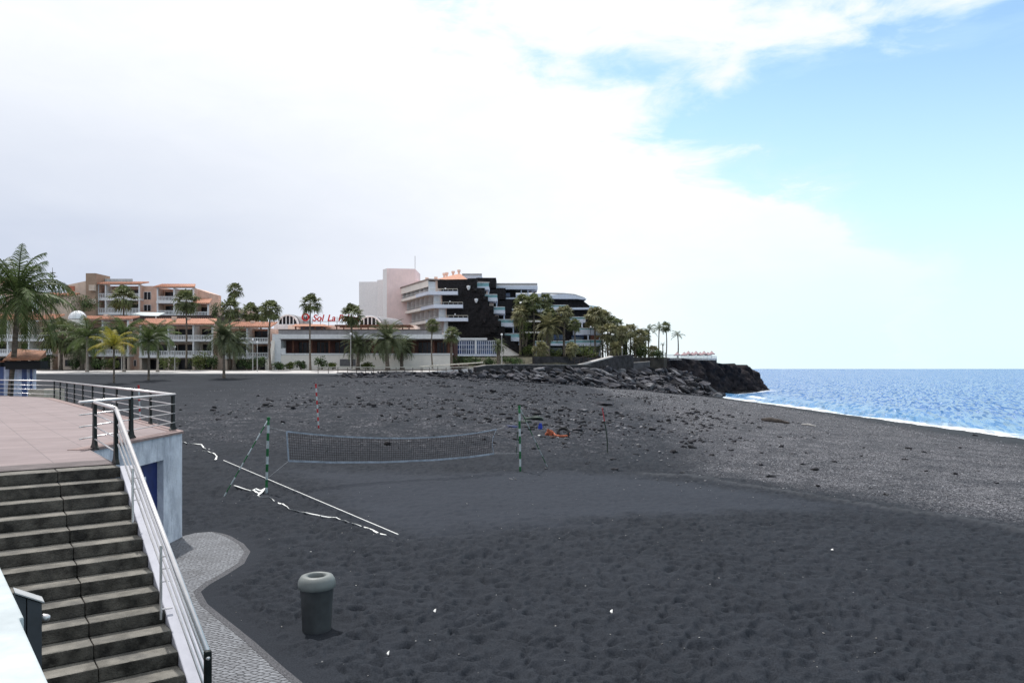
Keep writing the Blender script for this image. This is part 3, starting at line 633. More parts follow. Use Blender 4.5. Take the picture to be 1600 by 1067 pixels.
# litter bin
def litter_bin():
    g = Vector((*gp(495, 983), 0)); s = thing('litter_bin', 'dark plastic litter bin with pale grey rounded lid standing on the sand', 'bin', (g.x, g.y, g.z))
    k = g.y/FPX; R = 23*k; H = 70*k
    prof = [(R*.95, -.25), (R*.96, 0), (R*1.0, H*.3), (R*1.06, H*.7), (R*1.12, H*.93), (R*1.16, H*.96), (R*1.16, H)]
    b = MB().lathe(g, prof, 36).build('body', bin_body, s, smooth=True)
    mb = MB(); n = 16
    R2 = R*1.22; lid = [(R*1.16, H*.93), (R2*1.03, H*.95), (R2*1.03, H*1.03), (R2*.99, H*1.12), (R2*.86, H*1.20), (R2*.66, H*1.225), (R2*.50, H*1.205), (R2*.485, H*1.12), (R2*.485, H*.8)]
    MB().lathe(g, lid, 40).build('lid', bin_lid, s, smooth=True)
    MB().lathe((g.x, g.y, g.z), [(0, H*.75), (R*.8, H*.75)], 24).build('liner', black_m, s)
    # sand heaped round the foot
litter_bin()
# ---------------------------------------------------------------- volleyball courts
def striped_post(name, label, base, top, r, nseg, ca, cb, cat='post', brace=None, group=None):
    s = thing(name, label, cat, base, group); base = Vector(base); top = Vector(top)
    def pole(nm, p, q, n2, rr, first):
        mb = MB(); vs = []; d = (q-p).normalized(); a = d.cross(Vector((0, 1, .1))).normalized(); b = d.cross(a)
        for i in range(n2+1):
            c = p.lerp(q, i/n2)
            for j in range(8): vs.append(c+(a*math.cos(j*math.pi/4)+b*math.sin(j*math.pi/4))*rr)
        for i in range(n2):
            mb.cur = (i+first) % 2
            mb.add([], [])
            mb.f += [(i*8+j, i*8+(j+1) % 8, i*8+8+(j+1) % 8, i*8+8+j) for j in range(8)]; mb.mi += [mb.cur]*8
        mb.f.append(tuple(range(8))[::-1]); mb.mi.append(0); mb.v = [tuple(v) for v in vs]
        mb.build(nm, [ca, cb], s, smooth=True)
    pole('pole', top, base, nseg, r, 0)
    MB().lathe(top-Vector((0, 0, .02)), [(r*1.35, -.06), (r*1.35, .03), (0, .03)], 10).build('cap', ca, s)
    for (p, n2, rr) in (brace or []): pole('brace', top-Vector((0, 0, .06)), Vector(p), n2, rr, 1)
    return s
def courts():
    g1 = G(416, 769); t1 = P(419.5, 652, g1.y)
    b1 = G(347, 776); striped_post('net_post', 'green and white striped net post with slanting brace, left of the net', g1-Vector((0, 0, .1)), t1, .046, 10, g_paint, w_paint, brace=[(b1-Vector((0, 0, .1)), 11, .020)])
    g2 = G(813, 737); t2 = P(811.5, 634, g2.y)
    b2 = G(857, 730); b3 = G(806, 716); striped_post('net_post', 'green and white striped net post with slanting brace, right of the net', g2-Vector((0, 0, .1)), t2, .046, 9, g_paint, w_paint, brace=[(b2-Vector((0, 0, .1)), 9, .018), (b3-Vector((0, 0, .1)), 7, .014)])
    # net
    A = Vector((g1.x, g1.y)); B = Vector((g2.x, g2.y))
    def on(u):
        k = (u-800)/FPX; d = B-A; t = (k*A.y-A.x)/(d.x-k*d.y); p = A+d*t; return p
    nt = thing('volleyball_net', 'sagging dark volleyball net with pale tape edges strung between the green striped posts', 'net', (on(448).x, on(448).y, 0))
    us = np.linspace(448, 776, 95); top = np.interp(us, [448, 480, 520, 560, 600, 640, 680, 720, 750, 776], [674, 677.5, 681, 683.2, 684.5, 684.5, 682.8, 679.5, 675.5, 670.5]); bot = np.interp(us, [448, 520, 600, 680, 740, 776], [720, 722.3, 721.8, 718.5, 713.5, 708.5])
    ust = us.copy(); usb = us*1.0; usb = 451+(us-448)*(772-451)/(776-448)
    tp = []; bt = []
    for a, v in zip(ust, top): p = on(a); tp.append(Vector((p.x, p.y, Z(v, p.y))))
    for a, v in zip(usb, bot): p = on(a); bt.append(Vector((p.x, p.y, Z(v, p.y))))
    def ribbon(mb, pts, w, axis=Vector((0, 0, 1)), th=.004):
        for a, b in zip(pts[:-1], pts[1:]):
            n_ = (b-a).cross(axis).normalized()*th
            h = axis*w*.5; mb.hexa([a-h-n_, b-h-n_, b-h+n_, a-h+n_, a+h-n_, b+h-n_, b+h+n_, a+h+n_])
    mb = MB(); ribbon(mb, tp, .045); mb.build('top_tape', net_tape, nt)
    mb = MB(); ribbon(mb, bt, .065); mb.build('bottom_tape', net_tape, nt)
    side = Vector((B-A).normalized().to_3d())
    for nm, (a, b, bulge) in (('side_tape', (tp[0], bt[0], .0)), ('side_tape', (tp[-1], bt[-1], .16))):
        pts = [a.lerp(b, t)-side*bulge*math.sin(math.pi*t) for t in np.linspace(0, 1, 7)]; mb = MB(); ribbon(mb, pts, .05 if not bulge else .02, side); mb.build(nm, net_tape, nt)
    mb = MB(); c = .006
    for i in range(1, 94): mb.tube([tp[i], bt[i]], c, 3, False)
    for j in range(1, 11): mb.tube([tp[i].lerp(bt[i], j/11) for i in range(0, 95, 3)], c, 3, False)
    mb.build('mesh', net_cord, nt)
    mb = MB(); cord = mat('guy_cord', (.35, .36, .38), .8)
    mb.bar(tp[0], t1.lerp(g1, .13), .006, 4); mb.bar(bt[0], t1.lerp(g1, .82), .006, 4); mb.bar(tp[-1], t2.lerp(g2, .25), .006, 4); mb.bar(bt[-1], t2.lerp(g2, .72), .006, 4)
    mb.build('cord', cord, nt)
    # the second and third court posts
    a = G(498, 668); striped_post('court_post', 'slim red and white banded post standing alone behind the net', a-Vector((0, 0, .1)), P(493.5, 600, a.y), .05, 11, r_paint, w_paint)
    a = G(219, 657); striped_post('court_post', 'red and white banded post seen through the terrace railing', a-Vector((0, 0, .1)), P(216.5, 602, a.y), .06, 7, r_paint, w_paint)
    a = G(949, 706); s = thing('marker_pole', 'thin crooked pole with a red upper half among the scattered stones', 'pole', a)
    m1 = P(944.5, 658, a.y); MB().tube([a-Vector((0, 0, .1)), P(949, 690, a.y), P(947, 672, a.y), m1], .035, 6).build('lower_pole', mat('dull_green_pole', (.035, .05, .04), .7, var=.4, vscale=2), s)
    MB().tube([m1, P(941, 637, a.y)], .035, 6).build('upper_pole', mat('faded_red', (.35, .06, .07), .7), s)
    # tape lines
    def strip(uv, w, name, label, lift=.03, pile=0):
        pts = [G(u, v) for u, v in uv]; fine = []
        for p, q in zip(pts[:-1], pts[1:]):
            n_ = max(2, int((q-p).length/.25))
            for i in range(n_): fine.append(p.lerp(q, i/n_))
        fine.append(pts[-1]); mb = MB(); L = []; zl = None if pile else max(HZ(p.x, p.y)-(fine[0].z+(fine[-1].z-fine[0].z)*i/(len(fine)-1)) for i, p in enumerate(fine))
        for i, p in enumerate(fine):
            t = (fine[min(i+1, len(fine)-1)]-fine[max(0, i-1)]); t.z = 0; t.normalize(); nn = Vector((-t.y, t.x, 0)); z = (sum(HZ(p.x+a_, p.y+b_) for a_, b_ in ((0, 0), (.2, .1), (-.2, -.1), (.4, .2), (-.4, -.2)))/5 if zl is None else fine[0].z+(fine[-1].z-fine[0].z)*i/(len(fine)-1)+zl-.01)+lift+(random.uniform(0, .012) if pile else 0)
            ww = w*.5*(.6+.9*(.5+.5*math.sin(i*.9+w*99)) if pile else 1); tw = .01*math.sin(i*.7) if pile else 0
            L += [(p.x-nn.x*ww, p.y-nn.y*ww, z+tw), (p.x+nn.x*ww, p.y+nn.y*ww, z-tw), (p.x+nn.x*ww, p.y+nn.y*ww, z-tw-.012), (p.x-nn.x*ww, p.y-nn.y*ww, z+tw-.012)]
        fs = []
        for i in range(len(fine)-1):
            for j in range(4): fs.append((4*i+j, 4*i+(j+1) % 4, 4*i+4+(j+1) % 4, 4*i+4+j))
        fs += [(3, 2, 1, 0), tuple(range(len(L)-4, len(L)))]
        mb.add(L, fs); o = mb.build(name, tape, loc=tuple(fine[0])); tag(o, label, 'court line')
    strip([(349, 722), (622, 840)], .026, 'boundary_line', 'straight taut white tape marking the court side')
    strip([(403, 777), (420, 780), (439, 789), (452, 798), (478, 805), (502, 811), (525, 813), (546, 820), (565, 824), (582, 831), (603, 838)], .03, 'loose_tape', 'slack wavy white tape trailing along the sand under the net post', .03, 1)
    strip([(366, 762), (376, 764), (392, 768), (400, 766), (412, 768), (405, 772), (396, 769), (414, 765), (403, 777)], .06, 'tape_heap', 'crumpled heap of white tape at the foot of the net post', .05, 1)
    strip([(284, 692), (292, 694), (303, 695), (315, 697), (318, 701), (328, 704)], .05, 'loose_tape', 'short wavy white tape nearest the terrace wall', .04, 1)
    strip([(316, 706), (325, 708), (333, 710), (339, 715), (336, 721)], .05, 'loose_tape', 'small hooked white tape on the sand between wall and brace', .04, 1)
courts()
# ---------------------------------------------------------------- rocks
def rock_mesh(seed, n=16, flat=.6):
    rng = random.Random(seed); bm = bmesh.new()
    for i in range(n):
        v = Vector((rng.gauss(0, 1), rng.gauss(0, 1), rng.gauss(0, 1))).normalized()*rng.uniform(.8, 1.05); v.z *= flat; bm.verts.new(v*.5)
    r = bmesh.ops.convex_hull(bm, input=bm.verts)
    bmesh.ops.delete(bm, geom=list({g for g in r['geom_interior']+r['geom_unused'] if isinstance(g, bmesh.types.BMVert)}), context='VERTS')
    bmesh.ops.triangulate(bm, faces=bm.faces)
    bmesh.ops.subdivide_edges(bm, edges=bm.edges, cuts=1)
    for v in bm.verts: v.co += Vector((rng.uniform(-1, 1), rng.uniform(-1, 1), rng.uniform(-1, 1)))*.02
    me = bpy.data.meshes.new('rock'); bm.to_mesh(me); bm.free(); return me
ROCKS = {}
for mname, mm in (('m', rock_m), ('p', rock_pale), ('d', rock_dark)):
    L_ = []
    for i in range(8):
        me = rock_mesh(i*7+3, 18, .55+.08*(i % 3)); me.materials.append(mm); L_.append(me)
    ROCKS[mname] = L_
def rock(name, loc, sc, kind='m', label=None, cat='rock', group=None, rot=None):
    o = bpy.data.objects.new(name, random.choice(ROCKS[kind])); COL.objects.link(o); o.location = loc; o.scale = sc
    o.rotation_euler = rot or (random.uniform(-.4, .4), random.uniform(-.4, .4), random.uniform(0, 6.28)); tag(o, label, cat, group); return o
def scatter_stuff(name, X_, Y_, Zs, SZ, m, seed=1, sink=.25, flat=.55, nmesh=6, label=None, cat=None):
    rng = np.random.default_rng(seed); Vs = []; Fs = []; base = 0; X_ = np.asarray(X_); which = rng.integers(0, nmesh, len(X_))
    for k in range(nmesh):
        r = random.Random(seed*31+k); bm = bmesh.new()
        for i in range(9):
            v = Vector((r.gauss(0, 1), r.gauss(0, 1), r.gauss(0, 1))).normalized()*.5; v.z *= flat; bm.verts.new(v)
        rr = bmesh.ops.convex_hull(bm, input=bm.verts)
        bmesh.ops.delete(bm, geom=list({g for g in rr['geom_interior']+rr['geom_unused'] if isinstance(g, bmesh.types.BMVert)}), context='VERTS')
        bmesh.ops.triangulate(bm, faces=bm.faces); bm.verts.index_update()
        v0 = np.array([v.co[:] for v in bm.verts]); f0 = np.array([[v.index for v in f.verts] for f in bm.faces]); bm.free()
        s = which == k; n = s.sum()
        if not n: continue
        th = rng.uniform(0, 6.283, n); c, sn = np.cos(th), np.sin(th); sz = SZ[s][:, None]; el = rng.uniform(.7, 1.5, n)[:, None]
        x = v0[None, :, 0]*el; y = v0[None, :, 1]*np.ones((n, 1)); z = v0[None, :, 2]*np.ones((n, 1))
        tx = rng.uniform(-.5, .5, n)[:, None]; z = z+x*tx*.5
        px = (x*c[:, None]-y*sn[:, None])*sz+X_[s][:, None]; py = (x*sn[:, None]+y*c[:, None])*sz+Y_[s][:, None]; pz = z*sz+Zs[s][:, None]+sz*(.28-sink)
        Vs.append(np.stack([px, py, pz], -1).reshape(-1, 3)); nv = len(v0)
        Fs.append((f0[None]+np.arange(n)[:, None, None]*nv+base).reshape(-1, 3)); base += n*nv
    o = mesh_np(name, np.concatenate(Vs), np.concatenate(Fs), m); tag(o, label, cat, kind='stuff'); return o
def rocks():
    rng = random.Random(11); cand = []
    # armour blocks between the beach and the sea wall
    n = 0
    for i in range(14+0):
        pass
    while n < 240:
        x = rng.uniform(-8, 47); wy = float(np.interp(x, WX, WY)); fy = float(np.interp(x, FX, FY)); t = rng.random()**.9
        y = fy+(wy-fy)*t-.6
        if x > 44 and t > .5: continue
        s = rng.uniform(1.15, 2.5)*(.55+.45*min(1, max(0, (x+8)/20)))
        if any((x-a)**2+(y-b)**2 < (.36*(s+c))**2 for a, b, c in cand): 
            if rng.random() < .93: continue
        cand.append((x, y, s)); n += 1
        rock('armour_rock', (x, y, T(x, y)+s*.30), (s*rng.uniform(1, 1.7), s*rng.uniform(.8, 1.1), s*rng.uniform(.6, .95)), rng.choice('mmmmmpdd'), 'grey basalt block in the sloping rock armour below the sea wall', 'rock', 'armour rocks below the sea wall', rot=(rng.uniform(-.6, .6), rng.uniform(-.2, .7), rng.uniform(-.9, .9)))
    for i in range(60):
        x = rng.uniform(-27, -6); y = 120.4-rng.random()**1.6*7; s = rng.uniform(.6, 1.3)
        rock('armour_rock', (x, y, T(x, y)+s*.15), (s*rng.uniform(1, 1.6), s, s*rng.uniform(.6, .9)), rng.choice('mmdd'), 'dark basalt block in the low rubble under the promenade railing', 'rock', 'rubble blocks under the promenade railing', rot=(rng.uniform(-.5, .5), rng.uniform(-.4, .5), rng.uniform(-1, 1)))
    N = 3000; x = RNG.uniform(-27, 47, N); wy = np.interp(x, WX, WY); fy = np.interp(x, FX, FY)-1.2-2.0*(x < 0); t = RNG.random(N); y = fy+(wy-fy)*t-.2
    sz = RNG.uniform(.3, .95, N)*(.5+.45*np.clip((x+8)/20, 0, 1))
    y = np.where(x < -5, 121-(RNG.random(N)**1.5)*9*np.clip((x+29)/12, .25, 1), y)
    scatter_stuff('rubble', x, y, Tn(x, y), sz, rock_m, 3, .12, .6)
    # stones strewn over the upper beach
    N = 30000; x = RNG.uniform(-30, 30, N); y = 36+RNG.random(N)*82
    dens = smooth(.42, .68, .55*fbm(x*.09+3, y*.09, 3, 61)+.45*fbm(x*.45, y*.3, 3, 64))*smooth(-30, -10, x)*(1-.8*smooth(14, 26, x))*smooth(36, 58, y)
    k = RNG.random(N) < dens*.9; x, y = x[k], y[k]; sz = .06+.50*RNG.random(len(x))**5.0
    q = RNG.random(len(x)) < .62
    scatter_stuff('strewn_stones', x[q], y[q], relief(x[q], y[q])[0], sz[q], rock_dark, 5, .24, .6)
    scatter_stuff('strewn_pale_stones', x[~q], y[~q], relief(x[~q], y[~q])[0], sz[~q]*.7, rock_pale, 6, .2, .6)
    N = 16000; x = RNG.uniform(-34, 24, N); y = 30+RNG.random(N)*85; k = RNG.random(N) < smooth(.35, .6, fbm(x*.2, y*.12, 3, 77))*(1-shingle_mask(x, y)); x, y = x[k], y[k]
    scatter_stuff('pale_chips', x, y, relief(x, y)[0], .03+.14*RNG.random(len(x))**3, mat('pale_chip', (.17, .17, .18), .8, var=.4, island=.7), 23, .2, .5)
    # shingle on the seaward slope
    N = 110000; yy = 12+RNG.random(N)**1.4*120; x = RNG.uniform(2, 44, N); y = yy
    peb = shingle_mask(x, y); vis = np.abs(x/y) < .8
    k = (RNG.random(N) < peb*(.25+.75*smooth(.4, .65, fbm(x*.3, y*.3, 3, 71)))) & vis; x, y = x[k], y[k]; sz = .8*(.022+.10*RNG.random(len(x))**4)*(.7+x*0+yy[k]*.012)
    sh = mat('shingle_stone', (.20, .20, .215), .5, spec=.5, var=.4, vscale=.9, island=.9)
    scatter_stuff('shingle', x, y, relief(x, y)[0], sz, sh, 7, .12, .5)
    N = 1500; y = 7+RNG.random(N)**1.2*50; x = (RNG.random(N)*1.5-.62)*y*.62
    k = (x > -7+0*y) | (y > 24); x, y = x[k], y[k]; sz = .010+.04*RNG.random(len(x))**4
    scatter_stuff('sand_chips', x, y, relief(x, y)[0], sz, mat('chip', (.30, .29, .28), .7, var=.4, island=.6), 9, .1, .5)
    solo = [(1205, 746, 18, 'd', 'large round dark boulder with a pale rim on the shingle'),
            (1256, 727, 14, 'd', 'pointed dark stone on the shingle beyond the large round boulder'),
            (1325, 785, 17, 'd', 'jagged dark stone lying on the pale sand ridge'),
            (960, 735, 17, 'd', 'wedge-shaped black stone below the crooked marker pole'),
            (902, 673, 28, 'm', 'long smooth grey boulder right of the orange debris'),
            (945, 633, 30, 'm', 'long flat slab lying below the foot of the rock armour'),
            (1019, 672, 17, 'd', 'squat dark boulder on open sand right of the marker pole'),
            (1079, 647, 22, 'm', 'low flat rock near the water end of the rock armour'),
            (1239, 709, 11, 'p', 'pale stone with dark shadow below the driftwood'),
            (910, 643, 18, 'p', 'pale grey rock above the long smooth boulder'),
            (876, 642, 14, 'd', 'thin dark slab just behind the blue bag'),
            (954, 667, 10, 'd', 'dark upright stone touching the marker pole'),
            (530, 652, 9, 'd', 'small dark rock right of the lone red and white post'),
            (1524, 681, 11, 'd', 'dark stone at the wet edge of the surf')]
    for (u, v, w, k, lb) in solo:
        p = G(u, v); s = w*p.y/FPX; flat_ = .5 if w > 20 else .8
        rock('beach_stone', (p.x, p.y, p.z+s*.08), (s*1.1, s*.6, s*flat_*.75), k, lb, rot=(0, random.uniform(-.1, .1), random.uniform(-.25, .25)))
    many = [(1278, 760, 10), (1384, 773, 11), (1423, 780, 9), (1415, 719, 11), (1447, 737, 9), (1493, 741, 10), (1557, 755, 9), (1189, 727, 9), (1142, 704, 9), (1060, 653, 9), (885, 701, 14), (867, 629, 8), (994, 711, 10), (917, 726, 9), (958, 719, 12), (841, 646, 12), (1100, 690, 6), (1500, 700, 7), (1350, 700, 6), (670, 617, 10), (610, 606, 9), (700, 605, 10), (560, 622, 10), (640, 640, 9), (585, 633, 7), (460, 636, 8), (415, 634, 14), (735, 645, 10), (770, 612, 11), (820, 662, 12), (795, 655, 14), (830, 672, 12), (848, 684, 10), (862, 686, 12), (808, 678, 9), (870, 660, 10), (785, 648, 12), (838, 648, 16), (855, 652, 12), (600, 658, 9), (700, 660, 8), (520, 605, 8)]
    for (u, v, w) in many:
        p = G(u, v); s = w*p.y/FPX
        rock('beach_stone', (p.x, p.y, p.z+s*.1), (s*1.1, s*.7, s*.75), 'd', 'small dark stone scattered on the black beach', 'rock', 'small dark stones on the beach', rot=(0, random.uniform(-.15, .15), random.uniform(-.3, .3)))
rocks()
def debris():
    def blob(name, u, v, w, h, m_, label, cat, seed=1, parts=None):
        p = G(u, v); s = p.y/FPX; bm = bmesh.new(); bmesh.ops.create_icosphere(bm, subdivisions=3, radius=1); r = random.Random(seed)
        offs = [(Vector((r.uniform(-1, 1), r.uniform(-1, 1), r.uniform(-1, 1))).normalized(), r.uniform(-.5, .6)) for _ in range(26)]
        for vv in bm.verts:
            d = vv.co.normalized(); k = 1+sum(a*max(0, d.dot(o_))**14 for o_, a in offs); vv.co = Vector((d.x*w*s*.5*k, d.y*w*s*.35*k, (d.z*h*s*.5*k)+h*s*.4))
        me = bpy.data.meshes.new(name); bm.to_mesh(me); bm.free(); me.materials.append(m_)
        o = bpy.data.objects.new(name, me); COL.objects.link(o); o.location = p; tag(o, label, cat); return o
    gt = mat('dark_green_tarp', (.03, .045, .04), .8, var=.4, vscale=2); bt = mat('brown_cloth', (.12, .06, .045), .9, var=.4)
    for (nm, u, v, w, h, m_, lb, ct, sd) in (
        ('orange_bundle', 858, 680, 11, 12, orange_m, 'crumpled orange bundle among the beach debris', 'bundle', 2), ('brown_bundle', 865, 684, 10, 6, bt, 'brown cloth bundle just right of the orange one', 'bundle', 21),
        ('blue_bag', 845, 671, 6, 13, blue_m, 'small bright blue bag standing left of the orange bundle', 'bag', 5), ('white_bag', 842, 681, 9, 4, tape, 'flat white plastic bag on the sand by the orange bundle', 'bag', 7),
        ('dark_tarpaulin', 836, 655, 26, 9, gt, 'dark green tarpaulin heap right behind the net post', 'tarpaulin', 9), ('tarpaulin_fold', 822, 660, 16, 6, gt, 'smaller green fold of tarpaulin touching the net post', 'tarpaulin', 31),
        ('navy_tarpaulin', 800, 668, 18, 7, bluetarp, 'navy blue tarpaulin heap left behind the net post', 'tarpaulin', 12), ('navy_sack', 790, 670, 8, 4, bluetarp, 'small navy sack at the left end of the debris', 'sack', 14),
        ('black_sheet', 826, 668, 14, 6, black_m, 'small black sheet between the two tarpaulin heaps', 'sheet', 13), ('grey_sheet', 842, 664, 14, 5, rock_m, 'dull grey sheet under the blue bag', 'sheet', 15)):
        o = blob(nm, u, v, w, h, m_, lb, ct, sd); o.location.z -= .1
    p = G(880, 682); s = p.y/FPX; t = thing('beach_hoop', 'black hoop leaning against orange cloth, right end of the debris', 'hoop', p)
    mb = MB(); R = 8*s; pts = [(p.x+R*math.cos(a), p.y+R*.5*math.sin(a), p.z+R*.85+R*.7*math.sin(a)) for a in np.linspace(0, 2*math.pi, 20)]; mb.tube(pts, 2.4*s, 8, False); mb.build('hoop', black_m, t, smooth=True)
    mb = MB(); pts = [G(u, v)+Vector((0, 0, .08)) for u, v in ((862, 676), (868, 682), (876, 684), (886, 683), (890, 679))]; mb.tube(pts, [2*s, 1.6*s, 2.2*s, 1.4*s, .8*s], 7); mb.build('cloth', orange_m, t, smooth=True)
    a, b = G(1190, 658), G(1234, 663); up = Vector((0, 0, .12)); mb = MB().tube([a+up, a.lerp(b, .3)+up*1.6, a.lerp(b, .6)+up*1.4, b+up], [.16, .26, .22, .07], 8)
    tag(mb.build('driftwood_log', driftwood_m, loc=tuple(a)), 'long dark driftwood log lying near the surf', 'driftwood')
    a, b = G(1252, 664), G(1275, 667); mb = MB().tube([a+up*.6, a.lerp(b, .5)+up, b+up*.5], [.05, .12, .04], 7); tag(mb.build('pale_branch', mat('bleached_wood', (.32, .31, .30), .9), loc=tuple(a)), 'short bleached branch right of the dark log', 'driftwood')
    for i, (u, v, lb) in enumerate(((1300, 863, 'white scrap of paper alone on the sand at right'), (955, 960, 'flat white scrap on the footprints at bottom centre'), (679, 959, 'small white scrap right of the bin'), (606, 1026, 'tiny white scrap at the bottom of the beach'))):
        p = G(u, v); s = 4*p.y/FPX; mb = MB(); mb.add([(p.x-s*.5, p.y, p.z+.05), (p.x+s*.4, p.y-.03, p.z+.04), (p.x+s*.6, p.y+s*.5, p.z+.09), (p.x-s*.2, p.y+s*.6, p.z+.07), (p.x, p.y+s*.2, p.z+.01)], [(0, 1, 2, 3), (0, 4, 1), (1, 4, 2), (2, 4, 3), (3, 4, 0)])
        tag(mb.build('paper_scrap', tape, loc=tuple(p)), lb, 'litter')
debris()
# ---------------------------------------------------------------- promenade, land, sea walls
def land():
    py0, py1 = 121.0, 134.5
    mb = MB(); mb.add([(-400, py0, 3.58), (-5.4, py0, 3.58), (-5.4, py1, 4.0), (-400, py1, 4.0)], [(0, 1, 2, 3)])
    mb.add([(-400, py0, 3.35), (-400, py0, 3.58), (-5.4, py0, 3.58), (-5.4, py0, 3.35)], [(0, 3, 2, 1)])
    tag(mb.build('promenade', pale_paving), kind='structure')
    w = MB().box(-330, py0+.02, 1.8, -5.6, py0+.4, 3.345); tag(w.build('promenade_wall', prom_wall, loc=(-100, py0, 1.8)), 'low grey wall carrying the pale promenade above the beach', 'wall')
    soil = mat('garden_soil', (.045, .036, .028), .95, var=.4, vscale=.5, bump=.5)
    back = [(-400, py1), (-5.4, py1), (14, 158), (36, 182), (46, 215), (60, 330), (-700, 900)]
    tag(MB().prism(back, 1.0, [4.05, 4.05, 6.6, 7.0, 7.1, 7.0, 9.0]).build('ground', soil), kind='structure')
    # black sea wall, with a coping
    def wallrun(name, pts, label, m, cop=None, th=.6):
        t = thing(name, label, 'wall', (pts[0][0], pts[0][1], pts[0][2])); mb = MB(); mc = MB()
        for (x0, y0, a0, b0), (x1, y1, a1, b1) in zip(pts[:-1], pts[1:]):
            d = Vector((x1-x0, y1-y0)).normalized(); n = Vector((-d.y, d.x))*th
            mb.prism([(x0, y0), (x1, y1), (x1+n.x, y1+n.y), (x0+n.x, y0+n.y)], [a0, a1, a1, a0], [b0, b1, b1, b0])
            if cop: mc.prism([(x0-n.x*.1, y0-n.y*.1), (x1-n.x*.1, y1-n.y*.1), (x1+n.x*1.1, y1+n.y*1.1), (x0+n.x*1.1, y0+n.y*1.1)], [b0+.002, b1+.002, b1+.002, b0+.002], [b0+.14, b1+.14, b1+.14, b0+.14])
        mb.build('wall', m, t)
        if cop: mc.build('coping', cop, t)
        return t
    cope = mat('pale_coping', (.24, .22, .21), .85, var=.2, vscale=1)
    wallrun('sea_wall', [(X(745, 121), 121, 2.5, Z(574, 121)), (X(760, 124), 124, 2.5, Z(571.5, 124)), (X(791, 130), 130, 2.5, Z(570, 130)), (X(900, 150), 150, 2.5, Z(570.5, 150)), (X(962, 162), 162, 2.5, Z(569.6, 162))], 'long black stone sea wall above the rock armour', seawall_m, cope)
    wallrun('sea_wall', [(X(962, 162)+.05, 162.1, 2.4, Z(569.6, 162)), (X(1014, 172), 172, 2.2, Z(565.5, 172)), (X(1017, 185), 185, 2.2, Z(564.5, 185))], 'paler grey end of the sea wall meeting the cliff', seawall_pale, cope)
    pth = [(-5.4, 121.4), (X(791, 130), 130.5), (X(900, 150), 150.5), (X(1014, 172), 172.3), (X(1010, 184), 184), (X(900, 160), 160), (X(800, 140), 140), (-5.4, 134.4)]
    tag(MB().prism(pth, 2.4, [3.60, 4.2, 4.3, 4.7, 4.7, 4.4, 4.3, 4.0]).build('coast_path', pale_paving), kind='structure')
    wallrun('garden_wall', [(X(835, 146), 146, 3.8, Z(557, 146)), (X(905, 154), 154, 3.8, Z(557.5, 154)), (X(946, 160), 160, 3.8, Z(560, 160))], 'black retaining wall below the palm garden', seawall_m)
    wallrun('garden_wall', [(X(962, 166), 166, 3.6, Z(556, 166)), (X(1015, 178), 178, 3.6, Z(562, 178))], 'dark stone retaining wall right of the ramp', seawall_m)
    # pale ramp climbing to the right
    r = thing('ramp', 'pale walkway ramp climbing right in front of the black garden wall', 'ramp', P(905, 569, 150))
    a = P(903, 571, 151); b = P(958, 556.5, 160); c = P(990, 554, 165); mb = MB(); n = Vector((-.5, .8, 0))*2.6
    fl = MB()
    n = n*.45
    for p, q, k in ((a, b, 1), (b, c, 0)):
        fl.prism([(p.x, p.y), (q.x, q.y), (q.x+n.x, q.y+n.y), (p.x+n.x, p.y+n.y)], 3.0, [p.z-.20, q.z-.20, q.z-.20, p.z-.2])
        if k: mb.prism([(p.x, p.y-.05), (q.x, q.y-.05), (q.x+n.x, q.y+n.y), (p.x+n.x, p.y+n.y)], [p.z-.196, q.z-.196, q.z-.196, p.z-.196], [p.z, q.z, q.z+.12, p.z+.12])
        else: fl.prism([(p.x, p.y), (q.x, q.y), (q.x+n.x, q.y+n.y), (p.x+n.x, p.y+n.y)], [p.z-.198, q.z-.198, q.z-.198, p.z-.198], [p.z, q.z, q.z, p.z])
    mb.build('walkway', pale_paving, r); fl.build('flank', seawall_m, r)
    n *= 1.02
    mb = MB()
    for i in range(9):
        p = a.lerp(b, i/8)+n; mb.bar(p, p+Vector((0, 0, 1.3)), .06, 5)
    mb.bar(a+n+Vector((0, 0, 1.3)), b+n+Vector((0, 0, 1.3)), .05, 5); mb.build('handrail', iron_brown, r)
    # promenade railing, pale rail on brown posts
    rl = thing('promenade_railing', 'pale topped promenade railing with thin brown posts above the rocks', 'railing', (X(497, 121.3), 121.3, 3.6)); y = 121.3
    us = [497, 513, 528, 543, 557, 571, 584, 605, 619, 632, 645, 658, 671, 684, 697, 709, 720, 732]
    for u in us: MB().bar((X(u, y), y, 3.58), (X(u, y), y, Z(573.4, y)), .05, 6).build('post', iron_brown, rl)
    MB().box(X(496, y), y-.06, Z(574.2, y), X(745, y), y+.06, Z(573.2, y)).build('top_rail', mat('pale_rail', (.62, .58, .50), .6), rl)
    MB().bar((X(497, y), y, Z(577.5, y)), (X(740, y), y, Z(577.0, y)), .03, 5).build('lower_rail', iron_brown, rl)
    w = MB(); y = 121.9; w.hexa([(X(657, y), y, 3.62), (X(743, y), y, 3.62), (X(743, y), y+.3, 3.62), (X(657, y), y+.3, 3.62), (X(657, y), y, 3.7), (X(743, y), y, Z(574.5, y)), (X(743, y), y+.3, Z(574.5, y)), (X(657, y), y+.3, 3.7)])
    tag(w.build('low_wall', white, loc=(X(700, y), y, 3.6)), 'white wedge wall ending at the black sea wall', 'wall')
    r2 = thing('ramp_rail', 'sloping pale handrail rising right behind the promenade railing', 'railing', P(657, 573, 126)); y = 126
    MB().bar(P(657, 572.5, y), P(755, 566.2, y), .10, 6).build('top_rail', mat('pale_rail', (.62, .58, .5)), r2)
    for u in (660, 684, 708, 732, 753):
        v = 572.5-(u-657)*6.3/98; p = P(u, v, y); MB().bar((p.x, p.y, 3.6), p, .04, 5).build('post', iron_brown, r2)
